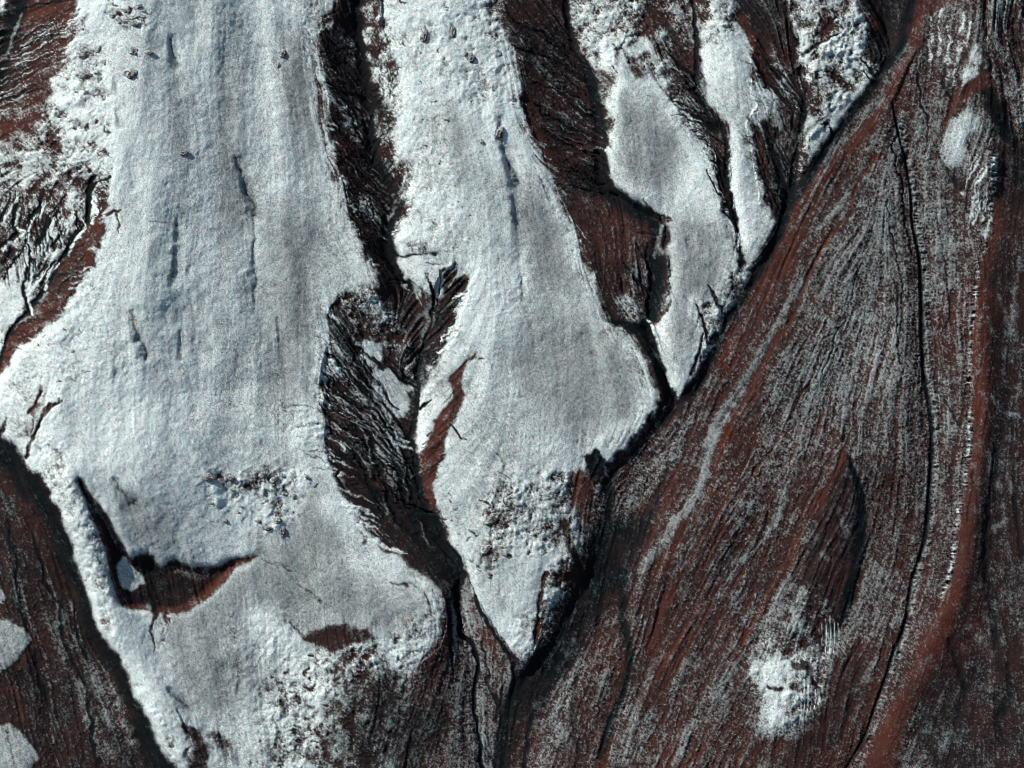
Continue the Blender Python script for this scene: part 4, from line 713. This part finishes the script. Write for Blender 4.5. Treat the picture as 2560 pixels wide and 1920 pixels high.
def build(name, q, co, col):
    used, inv = np.unique(q, return_inverse=True); inv = inv.reshape(-1).astype(np.int32); n = len(q)
    me = bpy.data.meshes.new(name); me.vertices.add(len(used)); me.loops.add(n * 4); me.polygons.add(n)
    me.vertices.foreach_set('co', co[used].ravel()); me.loops.foreach_set('vertex_index', inv)
    me.polygons.foreach_set('loop_start', np.arange(0, n * 4, 4, dtype=np.int32))
    a = me.attributes.new('cover', 'FLOAT_COLOR', 'POINT'); a.data.foreach_set('color', col[used].ravel())
    me.update(calc_edges=True); me.materials.append(MAT)
    o = bpy.data.objects.new(name, me); scene.collection.objects.link(o); return o
for i, (name, _, label) in enumerate(forms):
    q = quads[face_region == i]
    if len(q) == 0: continue
    o = build(name, q, co, col); o['kind'] = 'structure'; o['label'] = label

# the hillside goes on, more coarsely, beyond the surveyed patch
S = 5.0; ex = 1750
gx = np.unique(np.concatenate([np.arange(-ex, -XM, S * 2), xs[::8], [xs[-1]], np.arange(XM + S, ex, S * 2)])); gy = np.unique(np.concatenate([np.arange(-ex, -YM, S * 2), ys[::8], [ys[-1]], np.arange(YM + S, ex, S * 2)]))[::-1]
OX, OY = np.meshgrid(gx, gy)
def fold(k, n): k = np.abs(k) % (2 * n - 2); return np.where(k > n - 1, 2 * n - 2 - k, k)      # the same landforms go on, mirrored
ii = fold(np.rint((OX + XM) / STEP).astype(int), NX); jj = fold(np.rint((YM - OY) / STEP).astype(int), NY)
OH = HEIGHT[jj, ii] + (OY - Y[jj, ii]) * math.tan(math.radians(5.0))
on, om = len(gy), len(gx); oi = np.arange(on * om, dtype=np.int32).reshape(on, om)
oq = np.stack([oi[:-1, :-1], oi[1:, :-1], oi[1:, 1:], oi[:-1, 1:]], -1).reshape(-1, 4)
mid = co.shape[0]; cxm = (OX[:-1, :-1] + OX[1:, 1:]).ravel() / 2; cym = (OY[:-1, :-1] + OY[1:, 1:]).ravel() / 2
oq = oq[~((np.abs(cxm) < XM - .5) & (np.abs(cym) < YM - .5))]
oco = np.stack([OX, OY, np.where((np.abs(OX) <= XM) & (np.abs(OY) <= YM), HEIGHT[jj, ii], OH)], -1).reshape(-1, 3).astype(np.float32)
o = build('hillside', oq, oco, col.reshape(NY, NX, 4)[jj, ii].reshape(-1, 4)); o['kind'] = 'structure'; o['label'] = 'frosted hillside stretching on around the gullies'

# ------------------------------------------------------------------ rock outcrops that break through the frost
def ground(px, py):
    i = int(np.clip((px * K - 512 + XM) / STEP, 0, NX - 1)); j = int(np.clip((py * K - 384 + YM) / STEP, 0, NY - 1)); return float(HEIGHT[j, i])
def outcrop(px, py, w, d, label, group=None, tilt=0.0, name='rock_outcrop'):
    """an uneven ledge: rounded back towards the north-west, broken face towards the south-east"""
    g = rng.uniform(.75, 1.7); w, d = w * g, d * g * 1.1; x0, y0 = px * K - 512, 384 - py * K; a, b = w * K / 2, d * K / 2; z0 = ground(px, py); R, S = 6, 18
    rad = 1 + .22 * rng.standard_normal(S); rad = (rad + np.roll(rad, 1)) / 2; v, c = [], []
    for r in range(R + 1):
        f = r / R
        for k in range(S):
            t = 2 * math.pi * k / S; q = rad[k] * (1.15 - f) if f < 1 else 0
            x, y = a * q * math.cos(t), b * q * math.sin(t)
            x, y = x * math.cos(tilt) - y * math.sin(tilt), x * math.sin(tilt) + y * math.cos(tilt)
            face = max(0, math.cos(t + .9))                          # south-east side stays steep; less frost there paints in its shade
            hgt = min(a, b) * (.05 + .28 * min(1, f * (1.3 + 2.2 * face))) + rng.normal(0, .10) * min(a, b) * (0 < r)
            v.append((x, y, (-1.2 if r == 0 else 0) + hgt)); c.append((min(1, max(0, rng.normal(.40, .25) - .35 * face)), rng.uniform(.4, .9), rng.uniform(.1, .45), 1))
    q = [(r * S + k, r * S + (k + 1) % S, (r + 1) * S + (k + 1) % S, (r + 1) * S + k) for r in range(R) for k in range(S)]
    o = build(name, np.array(q, dtype=np.int32), np.array(v, dtype=np.float32), np.array(c, dtype=np.float32))
    o.location = (x0, y0, z0); o['label'] = label; o['category'] = 'rock'
    if group: o['group'] = group
    return o
ledges = "450,1030,16,8 497,1030,17,9 545,1030,14,9 502,1058,16,6 520,1048,12,4 455,1087,12,4 515,1107,12,8 521,1094,9,4 486,1125,8,5 575,1012,13,9 568,1024,12,8 593,1035,13,7 610,1027,10,7 625,1041,13,6 663,1029,10,5 680,1048,12,5 613,1067,12,7 635,1072,9,8 575,1082,9,5 598,1125,12,12 578,1140,16,7 608,1145,10,11 608,1157,12,6 557,1125,10,5 603,1095,8,9 633,1105,6,8"
for e in ledges.split():
    x, y, w, d = map(float, e.split(',')); outcrop(x, y, w, d, 'small dark rock ledge in the cluster poking through frost above the red-brown scar', 'rock ledges above the scar', rng.normal(0, .35))
for e in "265,52,16,10 290,46,22,7 278,28,12,6 296,56,14,7 250,38,14,10 305,18,9,7".split():
    x, y, w, d = map(float, e.split(',')); outcrop(x, y, w, d, 'brown knobbly rock in the cluster near the top of the broadest frosted spur', 'rocks near the top of the broadest spur', rng.normal(0, .3))
outcrop(190, 116, 34, 20, 'rounded brown rock outcrop beside the red ribbed gully wall'); outcrop(189, 164, 44, 20, 'wide flat-bottomed brown rock outcrop with thick bright frost below it'); outcrop(232, 138, 9, 18, 'narrow upright brown rock on bright frost beside the wide flat-bottomed outcrop')
for e in "293,114,12,12 325,118,11,6 285,162,16,14".split():
    x, y, w, d = map(float, e.split(',')); outcrop(x, y, w, d, 'small brown rock on smooth frost beside a short dark slot', 'small rocks beside the short dark slot')
outcrop(397, 331, 20, 9, 'lone low rock ledge in the middle of the broadest frosted spur')
for e in "603,143,10,10 611,117,10,9".split():
    x, y, w, d = map(float, e.split(',')); outcrop(x, y, w, d, 'one of two small brown rocks close together near the narrow black gully', 'two rocks near the narrow black gully')
for e in "978,66,9,22 917,76,11,20 1006,118,9,9 1017,126,12,14 1075,288,15,16 1040,308,13,12".split():
    x, y, w, d = map(float, e.split(',')); outcrop(x, y, w, d, 'small brown rock on the spur between the two widest gullies', 'rocks on the spur between the widest gullies')
for e in "1062,1120,20,12 1075,1160,20,16 1052,1185,18,12 1070,1205,14,14 1055,1240,8,12 1095,1085,16,8".split():
    x, y, w, d = map(float, e.split(',')); outcrop(x, y, w, d, 'reddish rock in the string of rocks on the tapering spur', 'string of reddish rocks on the tapering spur', rng.normal(0, .5))
